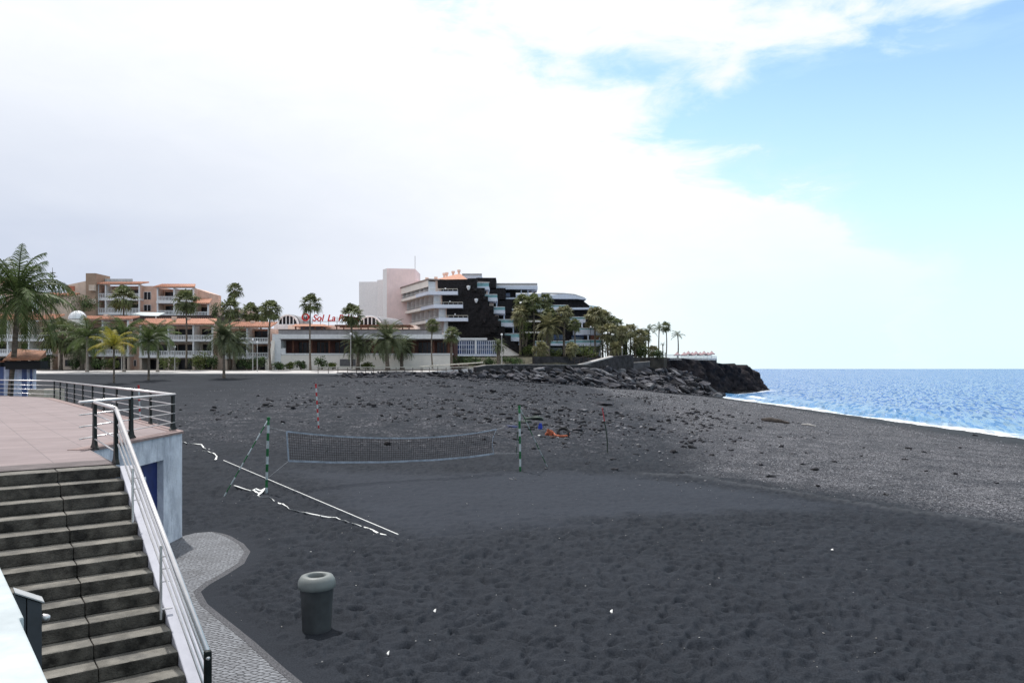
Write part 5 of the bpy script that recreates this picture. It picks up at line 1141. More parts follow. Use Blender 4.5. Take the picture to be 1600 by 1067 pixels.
def apartments(name, label, y, bays, floors, zroof_e, zroof_r, z0, wall_m=peach, depth=9, back=2.8, roof=True, group=None, chim=(), hip=(0, 0), underl=True):
    """bays: list of u edges; floors: list of (v rail top, v slab top, v slab bottom)"""
    F = FR(y); x = [X(u, y) for u in bays]; b = thing(name, label, 'apartment building', (x[0], y, z0), group)
    w = MB(); zt = Z(zroof_e, y)-.25
    w.fbox(F, x[0]+.02, x[-1]-.02, back, depth, z0, zt+.02); w.fbox(F, x[0], x[0]+.25, .25, back-.003, z0, zt); w.fbox(F, x[-1]-.25, x[-1], .25, back-.003, z0, zt)
    w.build('wall', wall_m, b)
    zf = [(Z(a, y), Z(c, y), Z(d, y)) for a, c, d in floors]; zf = sorted(zf, key=lambda t: -t[0])
    ceil = zt
    for (zr, zs, zb) in zf:
        MB().fbox(F, x[0]-.1, x[-1]+.1, -.1, back-.005, zb, zs-.02).build('balcony_slab', white, b)
        for i in range(len(x)-1):
            a0, a1 = x[i]+.18, x[i+1]-.18
            if a1-a0 < .6: continue
            balustrade(b, F, a0, a1, .05, zs-.018, zr)
            dw = min(3.6, (a1-a0)*.72); c = (a0+a1)/2+random.uniform(-.25, .25); dt = min(ceil-.35, zs+2.15)  # dark door glass widened to stand for deep shade inside the balcony
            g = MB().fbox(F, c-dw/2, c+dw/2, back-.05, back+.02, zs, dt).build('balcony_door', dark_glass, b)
            fb = MB(); glazed(fb, None, F, c-dw/2, c+dw/2, back-.06, zs, dt, 2); fb.build('door_frame', brown_wood, g)
            if a1-a0 > 4.2:
                MB().fbox(F, c-dw/2-1.0, c-dw/2-.2, back-.04, back+.02, zs+.8, dt-.1).build('window', dark_glass, b)
        for i in range(len(x)):
            xx = min(max(x[i], x[0]+.14), x[-1]-.14); MB().fbox(F, xx-.14, xx+.14, -.06, .22, zs-.015, ceil).build('column', white, b)
            if 0 < i < len(x)-1: MB().fbox(F, xx-.08, xx+.08, .225, back-.01, zs-.015, ceil).build('partition', cream, b)
        ceil = zb-.002
    if underl:  # ground storey
        for i in range(len(x)-1):
            a0, a1 = x[i]+.4, x[i+1]-.4
            if a1-a0 > 1.2 and ceil-z0 > 1.2:
                MB().fbox(F, a0+.3, min(a1, a0+2.8), back-.04, back+.02, z0+.2, ceil-.3).build('window', dark_glass, b)
        for i in range(len(x)): 
            xx = min(max(x[i], x[0]+.14), x[-1]-.14); MB().fbox(F, xx-.2, xx+.2, .1, .5, z0, ceil).build('column', beige, b)
    MB().fbox(F, x[0]-.25, x[-1]+.25, -.35, .3, zt+.022, zt+.24).build('eave', white, b)
    if roof: tiled_roof(b, F, x[0]-.45, x[-1]+.45, -.6, 3.4, Z(zroof_e, y)+.06, Z(zroof_r, y)+.25, *hip)
    for (u, v0, v1) in chim:
        xx = X(u, y+2.5); MB().box(xx-.35, y+2.2, Z(v1, y)-.4, xx+.35, y+2.9, Z(v0, y)).build('chimney', beige, b)
    return b
def plain_block(name, label, cat, y, u0, u1, vt, z0, m, depth=8, windows=(), group=None):
    t = thing(name, label, cat, (X(u0, y), y, z0), group); F = FR(y); x0, x1 = X(u0, y), X(u1, y)
    MB().fbox(F, x0, x1, 0, depth, z0, Z(vt, y)).build('wall', m, t)
    for (a, v0, c, v1) in windows:
        g = MB().fbox(F, X(a, y), X(c, y), -.02, .05, Z(v1, y), Z(v0, y)).build('window', dark_glass, t); fb = MB(); glazed(fb, None, F, X(a, y), X(c, y), -.05, Z(v1, y), Z(v0, y), 2, .08); fb.build('window_frame', white, g)
    return t
def left_side():
    Y = 143
    fl = [(523, 530, 533), (545.5, 552.5, 556.5)]
    apartments('apartment_building', 'low balconied apartments behind the striped kiosk, leftmost in view', Y, [-60, -25, 12, 45, 81], fl, 499, 491, 4.0, grey_wall if False else beige, chim=((67, 487, 492), (50, 485, 492)))
    apartments('apartment_building', 'low balconied apartments between the white dome and the recessed tower', Y, [123, 160, 201], [(522, 529, 532), (546, 553, 557)], 498.5, 494, 4.0, peach, chim=((166, 490, 496),))
    apartments('apartment_building', 'low apartment wing with three wide bays and long orange roof', Y, [218, 263, 302, 333], [(523.5, 531, 533.5), (548, 555.5, 559)], 506.5, 498, 4.0, beige, chim=((272, 493, 500), (294, 495, 500)), hip=(0, 1.0))
    apartments('apartment_building', 'low apartment wing at the right beside the restaurant stairs', Y-1, [352, 386, 421], [(527.5, 534, 537), (551, 557.5, 561)], 510.5, 503.5, 4.0, peach, chim=((395, 500, 506),), hip=(.5, 0))
    # turret with dome
    t = thing('domed_turret', 'beige turret topped by a white ribbed dome', 'turret', (X(105, 141), 141, 4.0)); y = 141; x0, x1 = X(104, y), X(125, y); c = ((x0+x1)/2+.9, y+1.6, Z(499, y))
    MB().box(X(81, y)+.3, y+1.4, 4, x1, y+8, Z(500, y)).build('wall', beige, t)
    for (u0, u1, v0, v1) in ((95, 106, 536, 553), (95, 106, 562, 572)):
        MB().box(X(u0, y), y+1.33, Z(v1, y), X(u1, y), y+1.5, Z(v0, y)).build('window', dark_glass, t)
    MB().box(X(93, y), y+1.0, Z(556, y), X(108, y), y+1.38, Z(553, y)).build('balcony_slab', beige, t)
    R = 13.5*y/FPX; prof = [(R*math.cos(a), R*1.0*math.sin(a)) for a in np.linspace(0, math.pi/2, 9)]; c = (X(121.5, y+2), y+2, Z(499, y+2))
    d = MB().lathe(c, prof, 24).build('dome', white, t, smooth=True); mb = MB()
    for k in range(8):
        a = k*math.pi/4+.2; mb.tube([(c[0]+R*1.01*math.cos(e)*math.cos(a), c[1]+R*1.01*math.cos(e)*math.sin(a), c[2]+R*1.01*math.sin(e)) for e in np.linspace(0, math.pi/2, 7)], .05, 4)
    mb.build('rib', white, d); MB().lathe((c[0], c[1], Z(508, y)), [(R*1.05, 0), (R*1.05, 1.05), (R*.9, 1.1)], 24).build('drum', cream, t)
    # recessed towers
    plain_block('recessed_tower', 'beige recessed tower with a railed french window left of the three bay wing', 'tower', 145, 200, 219, 503, 4.0, peach, 7, ((206, 537, 213, 553), (206, 562, 213, 572)))
    plain_block('recessed_tower', 'beige recessed tower hidden behind the two date palms', 'tower', 145, 332, 353, 506, 4.0, beige, 7, ((338, 514, 346, 528),))
    a = thing('awning', 'flat white canopy on posts behind the recessed tower roof', 'awning', P(225, 493, 150)); y = 150
    mb = MB(); x0, x1 = X(200, y), X(247, y); mb.hexa([(x0, y, Z(493, y)), (x1, y, Z(494, y)), (x1-.4, y+4, Z(488, y)), (x0+.4, y+4, Z(487, y)), (x0, y, Z(492.3, y)), (x1, y, Z(493.3, y)), (x1-.4, y+4, Z(487, y)+.1), (x0+.4, y+4, Z(486, y)+.1)]); mb.build('canopy', white_glossy, a)
    for xx in (x0+.6, x1-.6):
        MB().box(xx-.08, y+.3, Z(510, y), xx+.08, y+.45, Z(493, y)).build('post', white, a)
    # hidden lower storeys joining the two rows
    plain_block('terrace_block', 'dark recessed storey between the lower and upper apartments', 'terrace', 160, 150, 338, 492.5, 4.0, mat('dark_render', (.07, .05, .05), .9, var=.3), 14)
    # upper row
    Y = 168
    apartments('apartment_building', 'upper apartment block with two balcony rows and a white roof parapet', Y, [152, 165, 191, 218.5], [(458.5, 466, 469.5), (481.5, 489, 492)], 443.5, 439.5, 6.0, peach, chim=(), hip=(0, 0), underl=False)
    wp = MB().fbox(FR(Y), X(154, Y), X(197, Y), 2.6, 3.0, Z(441, Y), Z(433.5, Y)).build('roof_parapet', white_glossy, loc=(X(154, Y), Y, Z(441, Y))); tag(wp, 'bright white parapet on top of the upper apartment roof', 'parapet')
    apartments('apartment_building', 'upper apartment block at the centre of the hill row with orange roof', Y-1, [245, 272, 303], [(463, 470, 474), (485, 492, 496)], 448.5, 443, 6.0, peach, underl=False, hip=(0, 1.5))
    apartments('apartment_building', 'stepped down upper apartment with a single lower balcony', Y-2, [303, 326], [(487, 494, 498)], 474, 466, 6.0, peach, underl=False, hip=(0, 1.0))
    g = thing('gable_wall', 'sloping peach gable wall stepping down at the end of the upper row', 'wall', P(303, 500, Y)); y = Y+.5
    MB().prism([(X(300, y), y+1), (X(324, y), y+1), (X(324, y), y+8), (X(300, y), y+8)], 6, [Z(449, y), Z(457, y), Z(457, y), Z(449, y)]).build('wall', peach, g)
    plain_block('connecting_wing', 'peach wing with two small windows between the upper blocks', 'building', Y+1.5, 217, 246, 447, 6.0, peach, 7, ((225, 456, 236, 468), (225, 476, 236, 486)))
    plain_block('stair_tower', 'plain brown tower rising at the left end of the upper row', 'tower', Y-1, 134, 149.5, 427, 6.0, mat('brown_render', (.34, .24, .18), .85, var=.08, stain=.2), 6)
    s = thing('sloping_wing', 'sloping beige wing with an orange strip left of the brown tower', 'building', P(117, 480, Y)); y = Y+1
    MB().prism([(X(104, y), y), (X(134.5, y), y), (X(134.5, y), y+7), (X(104, y), y+7)], 6, [Z(445.5, y), Z(439, y), Z(439, y), Z(445.5, y)]).build('wall', beige, s)
    MB().box(X(104, y), y-.1, Z(455, y), X(117, y), y-.01, Z(447, y)).build('orange_panel', mat('orange_render', (.40, .16, .10), .85), s)
    for v0, v1 in ((446.5, 455.5), (468, 476)):
        t_ = MB().box(X(146, Y), Y-1.9, Z(v1, Y), X(154, Y), Y-1.05, Z(v0, Y)).build('corner_balcony', beige, s)
    # houses behind
    h = plain_block('house', 'pink roofed house half hidden behind the near palm', 'house', 178, -30, 16, 441, 6, peach, 8); F = FR(178); tiled_roof(h, F, X(-32, 178), X(18, 178), -.6, 4, Z(441, 178), Z(431, 178))
    MB().box(X(-20, 178), 176.5, Z(475, 178), X(10, 178), 177.9, Z(463, 178)).build('balcony', white, h)
    plain_block('house', 'small orange house between palm crowns above the low roofs', 'house', 175, 352, 386, 484, 5, peach, 8, ((368, 490, 382, 497),))
    h = plain_block('house', 'reddish house behind the pine, left above the dome', 'house', 165, 60, 112, 461, 5, beige, 6, ((80, 466, 92, 474),)); tiled_roof(h, FR(165), X(58, 165), X(113, 165), -.5, 3, Z(461, 165), Z(456, 165))
    # kiosk
    y = 50; k = thing('beach_kiosk', 'beach kiosk with blue and white striped canvas walls and rusty roof', 'kiosk', (X(0, y), y, .6)); zt = Z(573, y); zb = T(-32, y)
    for i, (u0, u1, m_) in enumerate(((-25, 6, kiosk_blue), (6, 14, kiosk_white), (14, 20, kiosk_blue), (20, 26, kiosk_white), (26, 34, kiosk_white), (34, 42, kiosk_blue), (42, 46.5, kiosk_white), (46.5, 50.5, kiosk_blue), (50.5, 56, kiosk_white))):
        MB().prism([(X(u0, y), y), (X((u0+u1)/2, y), y-.06), (X(u1, y)-.005, y), (X(u1, y)-.005, y+.05), (X(u0, y), y+.05)], zb-.2, zt).build('canvas_strip', m_, k)
    MB().prism([(X(-25, y), y+.06), (X(55, y), y+.06), (X(54, y+3), y+3), (X(-25, y+3), y+3)], zb-.2, zt-.05).build('wall', kiosk_blue, k)
    mb = MB(); x0, x1 = X(23, y), X(79, y); mb.hexa([(x0, y-1.2, Z(564, y)), (x1, y-1.2, Z(563, y)), (x1-2.1, y+3, Z(556, y)), (x0-2, y+3, Z(552, y)), (x0, y-1.2, Z(563, y)), (x1, y-1.2, Z(562, y)), (x1-2.1, y+3, Z(546, y)), (x0-2, y+3, Z(543, y))]); mb.build('roof', rust_wood, k)
    MB().box(x0+.05, y-1.0, Z(577, y), x1-.05, y-.2, Z(564, y)).build('under_roof_dark', black_m, k)  # solid black block stands in for the shade under the roof
    MB().box(X(-25, y), y-1.0, Z(566, y), X(22.5, y), y+3, Z(564.5, y)).build('front_roof', rust_wood, k)
    s = MB().box(X(56, y), y-.8, 1.9, X(80, y), y+1.5, Z(608, y)); tag(s.build('wooden_deck', mat('pale_deck', (.45, .40, .33), .8), loc=(X(68, y), y, 1.9)), 'pale low wooden deck beside the striped kiosk', 'deck')
    MB().box(X(-30, y), y-1.5, zb-.5, X(80, y), y+2, 1.9).build('plinth', black_m, k)
def arch_window(parent, y, uc, vb, wpx, hpx, m=dark_glass):
    k = y/FPX; c = P(uc, vb, y); R = wpx*k/2; H = hpx*k; n = 18
    pts = [(c.x+R*math.cos(a), c.z+H*math.sin(a)) for a in np.linspace(0, math.pi, n)]
    mb = MB(); vs = [(x, y, z) for x, z in pts]+[(x, y+.3, z) for x, z in pts]; mb.add(vs, [tuple(range(n))[::-1], tuple(range(n, 2*n))]+[(i, (i+1) % n, n+(i+1) % n, n+i) for i in range(n)])
    w = mb.build('arched_window', m, parent); mb = MB(); mb.tube([(x, y-.05, z) for x, z in pts], .22, 6)
    for t in (-.55, -.18, .18, .55): mb.box(c.x+R*t-.09, y-.12, c.z, c.x+R*t+.09, y-.01, c.z+H*math.sqrt(1-t*t)-.1)
    mb.build('window_frame', white, w, smooth=False); return w
def restaurant():
    y = 141; F = FR(y); r = thing('restaurant', 'long low restaurant with dark open terrace and white fascia', 'restaurant', (X(430, y), y, 4.0)); x = lambda u: X(u, y)
    z0 = 4.0
    # recessed dark loggia
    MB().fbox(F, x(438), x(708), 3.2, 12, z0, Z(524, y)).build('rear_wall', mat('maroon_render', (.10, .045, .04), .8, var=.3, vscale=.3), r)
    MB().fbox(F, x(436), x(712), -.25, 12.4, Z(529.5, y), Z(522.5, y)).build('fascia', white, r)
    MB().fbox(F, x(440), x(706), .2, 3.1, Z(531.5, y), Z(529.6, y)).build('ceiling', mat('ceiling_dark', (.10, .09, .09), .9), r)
    MB().fbox(F, x(430), x(703), .0, 3.1, z0, Z(554.5, y)).build('parapet_wall', cream, r)
    MB().fbox(F, x(440), x(708), -.12, .3, Z(554.4, y), Z(552, y)).build('parapet_coping', white, r)
    MB().fbox(F, x(438), x(446), -.03, .25, Z(554, y), Z(544, y)).build('parapet_end', white, r)
    MB().prism([(x(427), y-.6), (x(439), y-.1), (x(439), y+10), (x(427), y+10)], z0, Z(522, y)).build('side_wall', white, r)
    for u in (455, 484, 512, 545, 580, 612, 645, 676, 700):
        MB().fbox(F, x(u)-.16, x(u)+.16, 1.2, 1.5, Z(553, y), Z(531.7, y)).build('column', brown_wood, r)
    for (a, b) in ((459, 480), (488, 508), (517, 540), (550, 576), (585, 608), (617, 640), (650, 672), (680, 696)):
        g = MB().fbox(F, x(a), x(b), 3.1, 3.19, Z(552, y), Z(533, y)).build('window', dark_glass, r); fb = MB(); glazed(fb, None, F, x(a), x(b), 3.06, Z(552, y), Z(533, y), 3, .08); fb.build('window_frame', brown_wood, g)
    MB().fbox(F, x(531), x(556), -.04, .03, Z(572, y), Z(561, y)).build('service_door', mat('grey_shutter', (.15, .15, .16), .7), r)
    MB().fbox(F, x(434), x(690), .4, .7, Z(522.3, y), Z(515.5, y)).build('roof_terrace_railing', grey_wall, r)
    MB().fbox(F, x(434), x(690), .3, .8, Z(515.3, y), Z(514.3, y)).build('handrail', iron_brown, r)
    MB().fbox(F, x(430), x(640), 8, 16, z0+.1, Z(508, y+8)).build('upper_wall', cream_pink, r)
    # fine outside stairs at the left corner
    mb = MB()
    for i in range(12): mb.fbox(F, x(425)+.05, x(431), -3.4+i*.28, -.7, z0+i*.45, z0+(i+1)*.45)
    MB().fbox(F, x(423), x(425)-.02, -3.2, 1, z0, z0+2).build('stair_wall', cream, r); mb.build('steps', cream, r)
    # arched hall
    y2 = 152; h = thing('arched_hall', 'white hall with half round dark windows behind the restaurant roof', 'hall', P(450, 560, y2))
    MB().box(X(428, y2), y2, 4, X(468, y2), y2+9, Z(506.5, y2)).build('wall', white, h)
    arch_window(h, y2+.6, 450, 507, 31, 15)
    mb = MB(); R = 17.5*y2/FPX; c = P(450, 507, y2); pts = [(c.x+R*math.cos(a), c.z+R*.95*math.sin(a)) for a in np.linspace(0, math.pi, 14)]
    mb.add([(a, y2+1, b) for a, b in pts]+[(a, y2+10, b) for a, b in pts], [tuple(range(14))[::-1], tuple(range(14, 28))]+[(i, i+1, 15+i, 14+i) for i in range(13)]); mb.build('vaulted_roof', grey_wall, h)
    h = thing('arched_hall', 'second hall with dark half round window left of the pink tower', 'hall', P(578, 560, y2))
    MB().box(X(560, y2), y2+1.0, 4, X(640, y2), y2+9, Z(508.5, y2)).build('wall', cream_pink, h); arch_window(h, y2+1.2, 578, 509, 34, 15)
    mb = MB(); c = P(578, 509, y2); pts = [(c.x+R*1.08*math.cos(a), c.z+R*.95*math.sin(a)) for a in np.linspace(0, math.pi, 14)]
    mb.add([(a, y2+1.6, b) for a, b in pts]+[(a+3, y2+10, b) for a, b in pts], [tuple(range(14))[::-1], tuple(range(14, 28))]+[(i, i+1, 15+i, 14+i) for i in range(13)]); mb.build('vaulted_roof', grey_wall, h)
    # pavilion and pergola on the roof terrace
    y3 = 144; p = thing('roof_pavilion', 'small roof pavilion with low orange hipped roof under the red sign', 'pavilion', P(482, 516, y3))
    mb = MB(); x0, x1 = X(455, y3), X(509, y3); mb.hexa([(x0, y3, Z(509.5, y3)), (x1, y3, Z(509.5, y3)), (x1, y3+5, Z(509.5, y3)), (x0, y3+5, Z(509.5, y3)), (x0+.6, y3+.8, Z(506, y3)), (x1-.6, y3+.8, Z(506, y3)), (x1-.8, y3+4, Z(506, y3)), (x0+.8, y3+4, Z(506, y3))]); mb.build('roof', tile, p)
    for u in (461, 474, 491, 502): MB().box(X(u, y3)-.12, y3+.3, Z(523, y3), X(u, y3)+.12, y3+.55, Z(509.6, y3)).build('post', brown_wood, p)
    MB().box(X(465, y3), y3+2, Z(523, y3), X(500, y3), y3+4, Z(509.7, y3)).build('bar_wall', mat('slate_render', (.10, .11, .14), .7), p)
    p = thing('pergola', 'long brown timber pergola on the restaurant roof terrace', 'pergola', P(580, 516, y3)); mb = MB(); x0, x1 = X(523, y3), X(642, y3)
    mb.box(x0, y3, Z(510.2, y3), x1, y3+.15, Z(508.6, y3)); mb.box(x0, y3+4, Z(510.2, y3), x1, y3+4.15, Z(508.6, y3)); n = 40
    mb.build('beam', brown_wood, p); mb = MB()
    for i in range(n): xx = x0+(x1-x0)*(i+.5)/n; mb.box(xx-.06, y3-.4, Z(508.5, y3), xx+.06, y3+4.6, Z(508.5, y3)+.14)
    mb.build('slats', rust_wood, p)
    for u in (526, 537, 549, 564, 575, 597, 612, 629, 639):
        MB().box(X(u, y3)-.1, y3+.02, Z(523, y3), X(u, y3)+.1, y3+.2, Z(510.3, y3)).build('post', brown_wood, p)
    # sign
    ys = 146; s = thing('rooftop_sign', 'red rooftop lettering with round emblem above the restaurant', 'sign', P(515, 505, ys)); k = ys/FPX
    def text(body, u, vb, h, shear=.25):
        cu = bpy.data.curves.new('lettering', 'FONT'); cu.body = body; cu.size = 1; cu.extrude = .05; cu.shear = shear; cu.offset = .018; ob = bpy.data.objects.new('tmp', cu); COL.objects.link(ob)
        me = bpy.data.meshes.new_from_object(ob.evaluated_get(bpy.context.evaluated_depsgraph_get())); bpy.data.objects.remove(ob); me.materials.clear(); me.materials.append(sign_red)
        o = bpy.data.objects.new('lettering', me); COL.objects.link(o); o.parent = s; o.location = P(u, vb, ys)-s.location; sc = h*k/.70; o.scale = (sc, sc, sc); o.rotation_euler = (math.pi/2, 0, 0); return o
    text('Sol', 488, 501.5, 9.8); text('La', 511, 501.5, 9.8); text('Palma', 528, 501.5, 9.8)
    c = P(477.2, 495.5, ys); R = 6.2*k
    def disc(R, y0, y1, m, nm, squash=1, dx=0, parent=s, r0=0):
        n = 28; mb = MB(); a = [2*math.pi*i/n for i in range(n)]
        mb.add([(c.x+dx+R*squash*math.cos(t), y0, c.z+R*math.sin(t)) for t in a]+[(c.x+dx+R*squash*math.cos(t), y1, c.z+R*math.sin(t)) for t in a], [tuple(range(n))[::-1], tuple(range(n, 2*n))]+[(i, (i+1) % n, n+(i+1) % n, n+i) for i in range(n)]); return mb.build(nm, m, parent)
    em = disc(R, ys, ys+.12, sign_red, 'emblem'); disc(R*.62, ys-.03, ys-.004, white, 'emblem_field', .85, parent=em)
    mb = MB(); 
    for dx in (-.30, .0, .30): mb.box(c.x+dx*R-.10*R, ys-.06, c.z-R*.55, c.x+dx*R+.10*R, ys-.032, c.z+R*(.15 if dx else -.05))
    mb.build('emblem_bars', sign_red, em)
    for u in range(474, 565, 13): mb.box(X(u, ys)-.04, ys+.3, Z(510, ys), X(u, ys)+.04, ys+.38, Z(495, ys))
    mb.box(X(472, ys), ys+.22, Z(502.6, ys), X(566, ys), ys+.3, Z(502.0, ys)); mb.build('frame', iron_brown, s)
def hotel():
    # white and pink towers
    t = thing('stair_block', 'plain white block left of the pink tower', 'building', P(561, 560, 196)); y = 196
    MB().prism([(X(561, y), y), (X(592, y), y-.6), (X(592, y), y+10), (X(561, y), y+10)], 6, Z(440.5, y)).build('wall', mat('white_render', (.86, .83, .83), .8, var=.04), t)
    MB().prism([(X(590.5, y), y-1.2), (X(601, y), y-2.2), (X(601, y), y+9), (X(590.5, y), y+9)], 6, Z(438.5, y)).build('side_wall', mat('white_render', (.86, .83, .83)), t)
    t = thing('hotel_tower', 'tall pink windowless tower with a thin aerial', 'tower', P(625, 560, 193)); y = 193
    x0, xm, x1 = X(600, y), X(608.5, y), X(650, y)
    MB().prism([(x0, y-1.6), (xm, y-4.0), (x1, y-1.5), (x1, y+9), (x0, y+9)], 6, [Z(422.5, y)]*2+[Z(421.5, y)]*3).build('wall', pink, t)
    mb = MB(); mb.prism([(x0-.02, y-1.63), (xm, y-4.03), (xm, y-4.0), (x0, y-1.6)], 6, Z(422.5, y)-.01); mb.build('shaded_side', mat('white_render', (.86, .83, .83)), t)
    MB().bar(P(648.5, 421, y), P(648.5, 400, y), .05, 5).build('aerial', iron_brown, t)
    MB().prism([(x1, y-1), (X(660, y), y-1), (X(660, y), y+6), (x1, y+6)], 6, Z(439, y)).build('lift_head', pink, t)
    # balcony wing receding to the left
    h = thing('hotel', 'hotel wing with long cream balconies receding left from a black volcanic end wall', 'hotel', (-16.4, 173, 6))
    u_ = (-.434, .901); n_ = (.901, .434); Y0 = 173
    corner = [682, 690, 698, 706]; slabs = [(437.5, 437.5), (456.5, 463.5), (476.8, 484.5), (497.5, 505), (520, 526)]
    tops = [Z(v, Y0) for v in (438, 459.5, 480, 500.5, 523)]; LEN = 39
    for k in range(4):
        cx = X(corner[k], Y0); F = ((cx, Y0), u_, n_); zt, zb = tops[k], tops[k+1]
        MB().fbox(F, .3, LEN, 0, 13, zb+.0, zt-.04).build('wall', cream_pink, h)
        # partitions, doors
        nb = 12
        for i in range(nb+1):
            a = .6+(LEN-.8)*i/nb; MB().fbox(F, a-.08, a+.08, -1.7, -.01, zb+.02, zt-.26).build('partition', white, h)
        for i in range(nb):
            a = .6+(LEN-.8)*i/nb; g = MB().fbox(F, a+.35, a+2.8, -.05, .03, zb+.05, zb+2.2).build('balcony_door', dark_glass, h)
        for i in range(nb): 
            a = .6+(LEN-.8)*i/nb
            if k in (0, 1, 2): MB().fbox(F, a+.5, a+.75, -1.2, -.7, zb+.3, zb+.9).build('balcony_chair', mat('maroon_seat', (.12, .02, .03), .8), h)
        # floor slab with parapet, front runs round on to the black wall
        if k < 4:
            pr = MB().fbox(F, .3, LEN, -1.95, -.003, zb-.26, zb+.02); pr.build('balcony_slab', cream, h)
            MB().fbox(F, .3, LEN, -1.95, -1.80, zb+.022, zb+.42).build('parapet', cream, h)
            MB().fbox(F, .3, LEN, -1.90, -1.86, zb+.80, zb+.86).build('rail', cream, h)
            mb = MB(); mb.fbox(F, -.2, 7.5, -2.35, -1.96, zb-.30, zb+.46); 
            if k < 3:
                x1 = X(corner[k]+33, Y0-2); c0 = Vector((cx, Y0)); a0 = c0+Vector(n_)*-2.35
                mb.prism([(a0.x, a0.y), (a0.x+.6, a0.y-.9), (x1, Y0-2.0), (x1, Y0-.2), (cx-.5, Y0-.2)], zb-.32, zb+.44)
                mb.build('corner_balcony', mat('balcony_white', (.62, .66, .76), .6, var=.05), h)
                r_ = MB().bar((a0.x+.6, a0.y-.9, zb+.95), (x1, Y0-1.9, zb+.95), .05, 5); r_.build('rail', mat('pale_rail', (.6, .6, .6)), h)
                for q in range(7): 
                    p = Vector((a0.x+.6, a0.y-.9, 0)).lerp(Vector((x1, Y0-1.9, 0)), q/6); MB().bar((p.x, p.y, zb+.44), (p.x, p.y, zb+.95), .03, 4).build('rail_post', white, h)
    F = ((X(682, Y0), Y0), u_, n_)
    MB().fbox(F, -.3, LEN+.3, -2.2, 13, tops[0]-.02, tops[0]+.25).build('roof_slab', mat('roof_edge', (.30, .24, .22), .8), h)
    MB().fbox(F, .0, LEN, -2.0, -1.9, tops[0]-1.5, tops[0]-.03).build('sun_screen', cream, h)
    # tiled penthouse roof and chimneys
    x0, x1 = X(680, 176), X(727, 176); mb = MB(); zt = Z(437, 174)
    mb.add([(x0, 174, zt), (x1+.6, 174, zt+.1), (x1-1.5, 182, zt+2.3), (x0+4.5, 182, zt+2.2), (x0+2, 190, zt+.2), (x1, 190, zt+.3)], [(0, 1, 2, 3), (0, 3, 4), (4, 3, 2, 5), (1, 5, 2), (0, 4, 5, 1)]); mb.build('tiled_roof', tile, h)
    for u, v in ((667, 437), (681, 436), (694, 430), (698, 429), (708, 427), (717, 425)):
        yy = 183; MB().lathe(P(u, 440, yy), [(.25, 0), (.25, Z(v, yy)-Z(440, yy)), (.42, Z(v, yy)-Z(440, yy)+.05), (.42, Z(v, yy)-Z(440, yy)+.5), (0, Z(v, yy)-Z(440, yy)+.55)], 8).build('chimney', cream_pink, h)
    # black stepped end wall
    bl = thing('volcanic_wall', 'black volcanic stone end wall stepping down to the right', 'wall', P(740, 530, Y0)); rt = [(683, 745, 437), (689, 757, 450), (690, 762, 463), (697, 771, 478), (699, 778, 494), (706, 788, 510), (708, 798, 524)]
    rng = random.Random(4)
    for i, (ua, ub, vt) in enumerate(rt):
        vb = rt[i+1][2] if i < len(rt)-1 else 532
        mb = MB(); x0, x1 = X(ua, Y0)+.15, X(ub, Y0); mb.prism([(x0, Y0), (x1, Y0+rng.uniform(-.3, .2)), (x1+.4, Y0+12), (x0+.3, Y0+12)], Z(vb, Y0), Z(vt, Y0)-.004); mb.build('storey', lava, bl)
    MB().prism([(X(730, Y0)+.2, Y0), (X(745, Y0), Y0-.1), (X(745, Y0), Y0+10), (X(731, Y0), Y0+10)], Z(437.2, Y0), Z(435, Y0)).build('upper_step', lava, bl)
    # outcrops and niches, lamps
    for (u, v, w, hh) in ((737, 449, 10, 7), (749, 452, 8, 10), (745, 470, 9, 12), (757, 488, 12, 9), (752, 497, 9, 8), (766, 510, 12, 10), (758, 516, 10, 7), (775, 500, 8, 10), (772, 525, 14, 9), (742, 480, 8, 6), (753, 462, 7, 7), (763, 479, 8, 7)):
        x0 = X(u, Y0); k = Y0/FPX; MB().prism([(x0, Y0-.1), (x0+w*k*.6, Y0-rng.uniform(.5, 1.3)), (x0+w*k, Y0-.1)], Z(v+hh, Y0), [Z(v, Y0), Z(v, Y0)-rng.uniform(.3, 1.0), Z(v, Y0)-.2]).build('outcrop', lava, bl)
    for (u, v) in ((732, 450), (744, 470), (696, 451), (703, 471), (711, 491)):
        c = P(u, v, Y0-.9); MB().lathe(c, [(0, -.5), (.2, -.4), (.42, .1), (.42, .45), (0, .55)] if u in (732, 744) else [(0, -.2), (.15, -.15), (.15, .15), (0, .2)], 8).build('wall_lamp', white, bl)
    # window wall
    y = 165; w = thing('window_wall', 'row of tall blue gridded windows under a white band', 'building', P(740, 556, y)); F = FR(y)
    MB().fbox(F, X(706, y), X(774, y), .15, 8, 5.5, Z(531.5, y)).build('wall', mat('dark_render', (.07, .05, .05)), w)
    MB().fbox(F, X(706, y), X(761, y), -.3, 1.5, Z(531.3, y), Z(528, y)).build('white_band', white, w)
    pf = []
    for i, (a, b) in enumerate([(708+6.9*j, 708+6.9*j+6.4) for j in range(5)]+[(745+6.2*j, 745+6.2*j+5.8) for j in range(5)]):
        g = MB().fbox(F, X(a, y), X(b, y), .02, .12, Z(553, y), Z(532, y)).build('window', blue_glass, w); fb = MB(); glazed(fb, None, F, X(a, y), X(b, y), -.02, Z(553, y), Z(532, y), 2, .10)
        for q in (.33, .66): z = Z(532, y)+(Z(553, y)-Z(532, y))*q; fb.fbox(F, X(a, y)+.05, X(b, y)-.05, -.05, 0, z-.04, z+.04)
        fb.build('window_frame', mat('balcony_white', (.62, .66, .76)), g)
    MB().fbox(F, X(704, y), X(776, y), -.35, .14, Z(556.5, y), Z(553.2, y)).build('sill_wall', mat('balcony_white', (.62, .66, .76)), w)
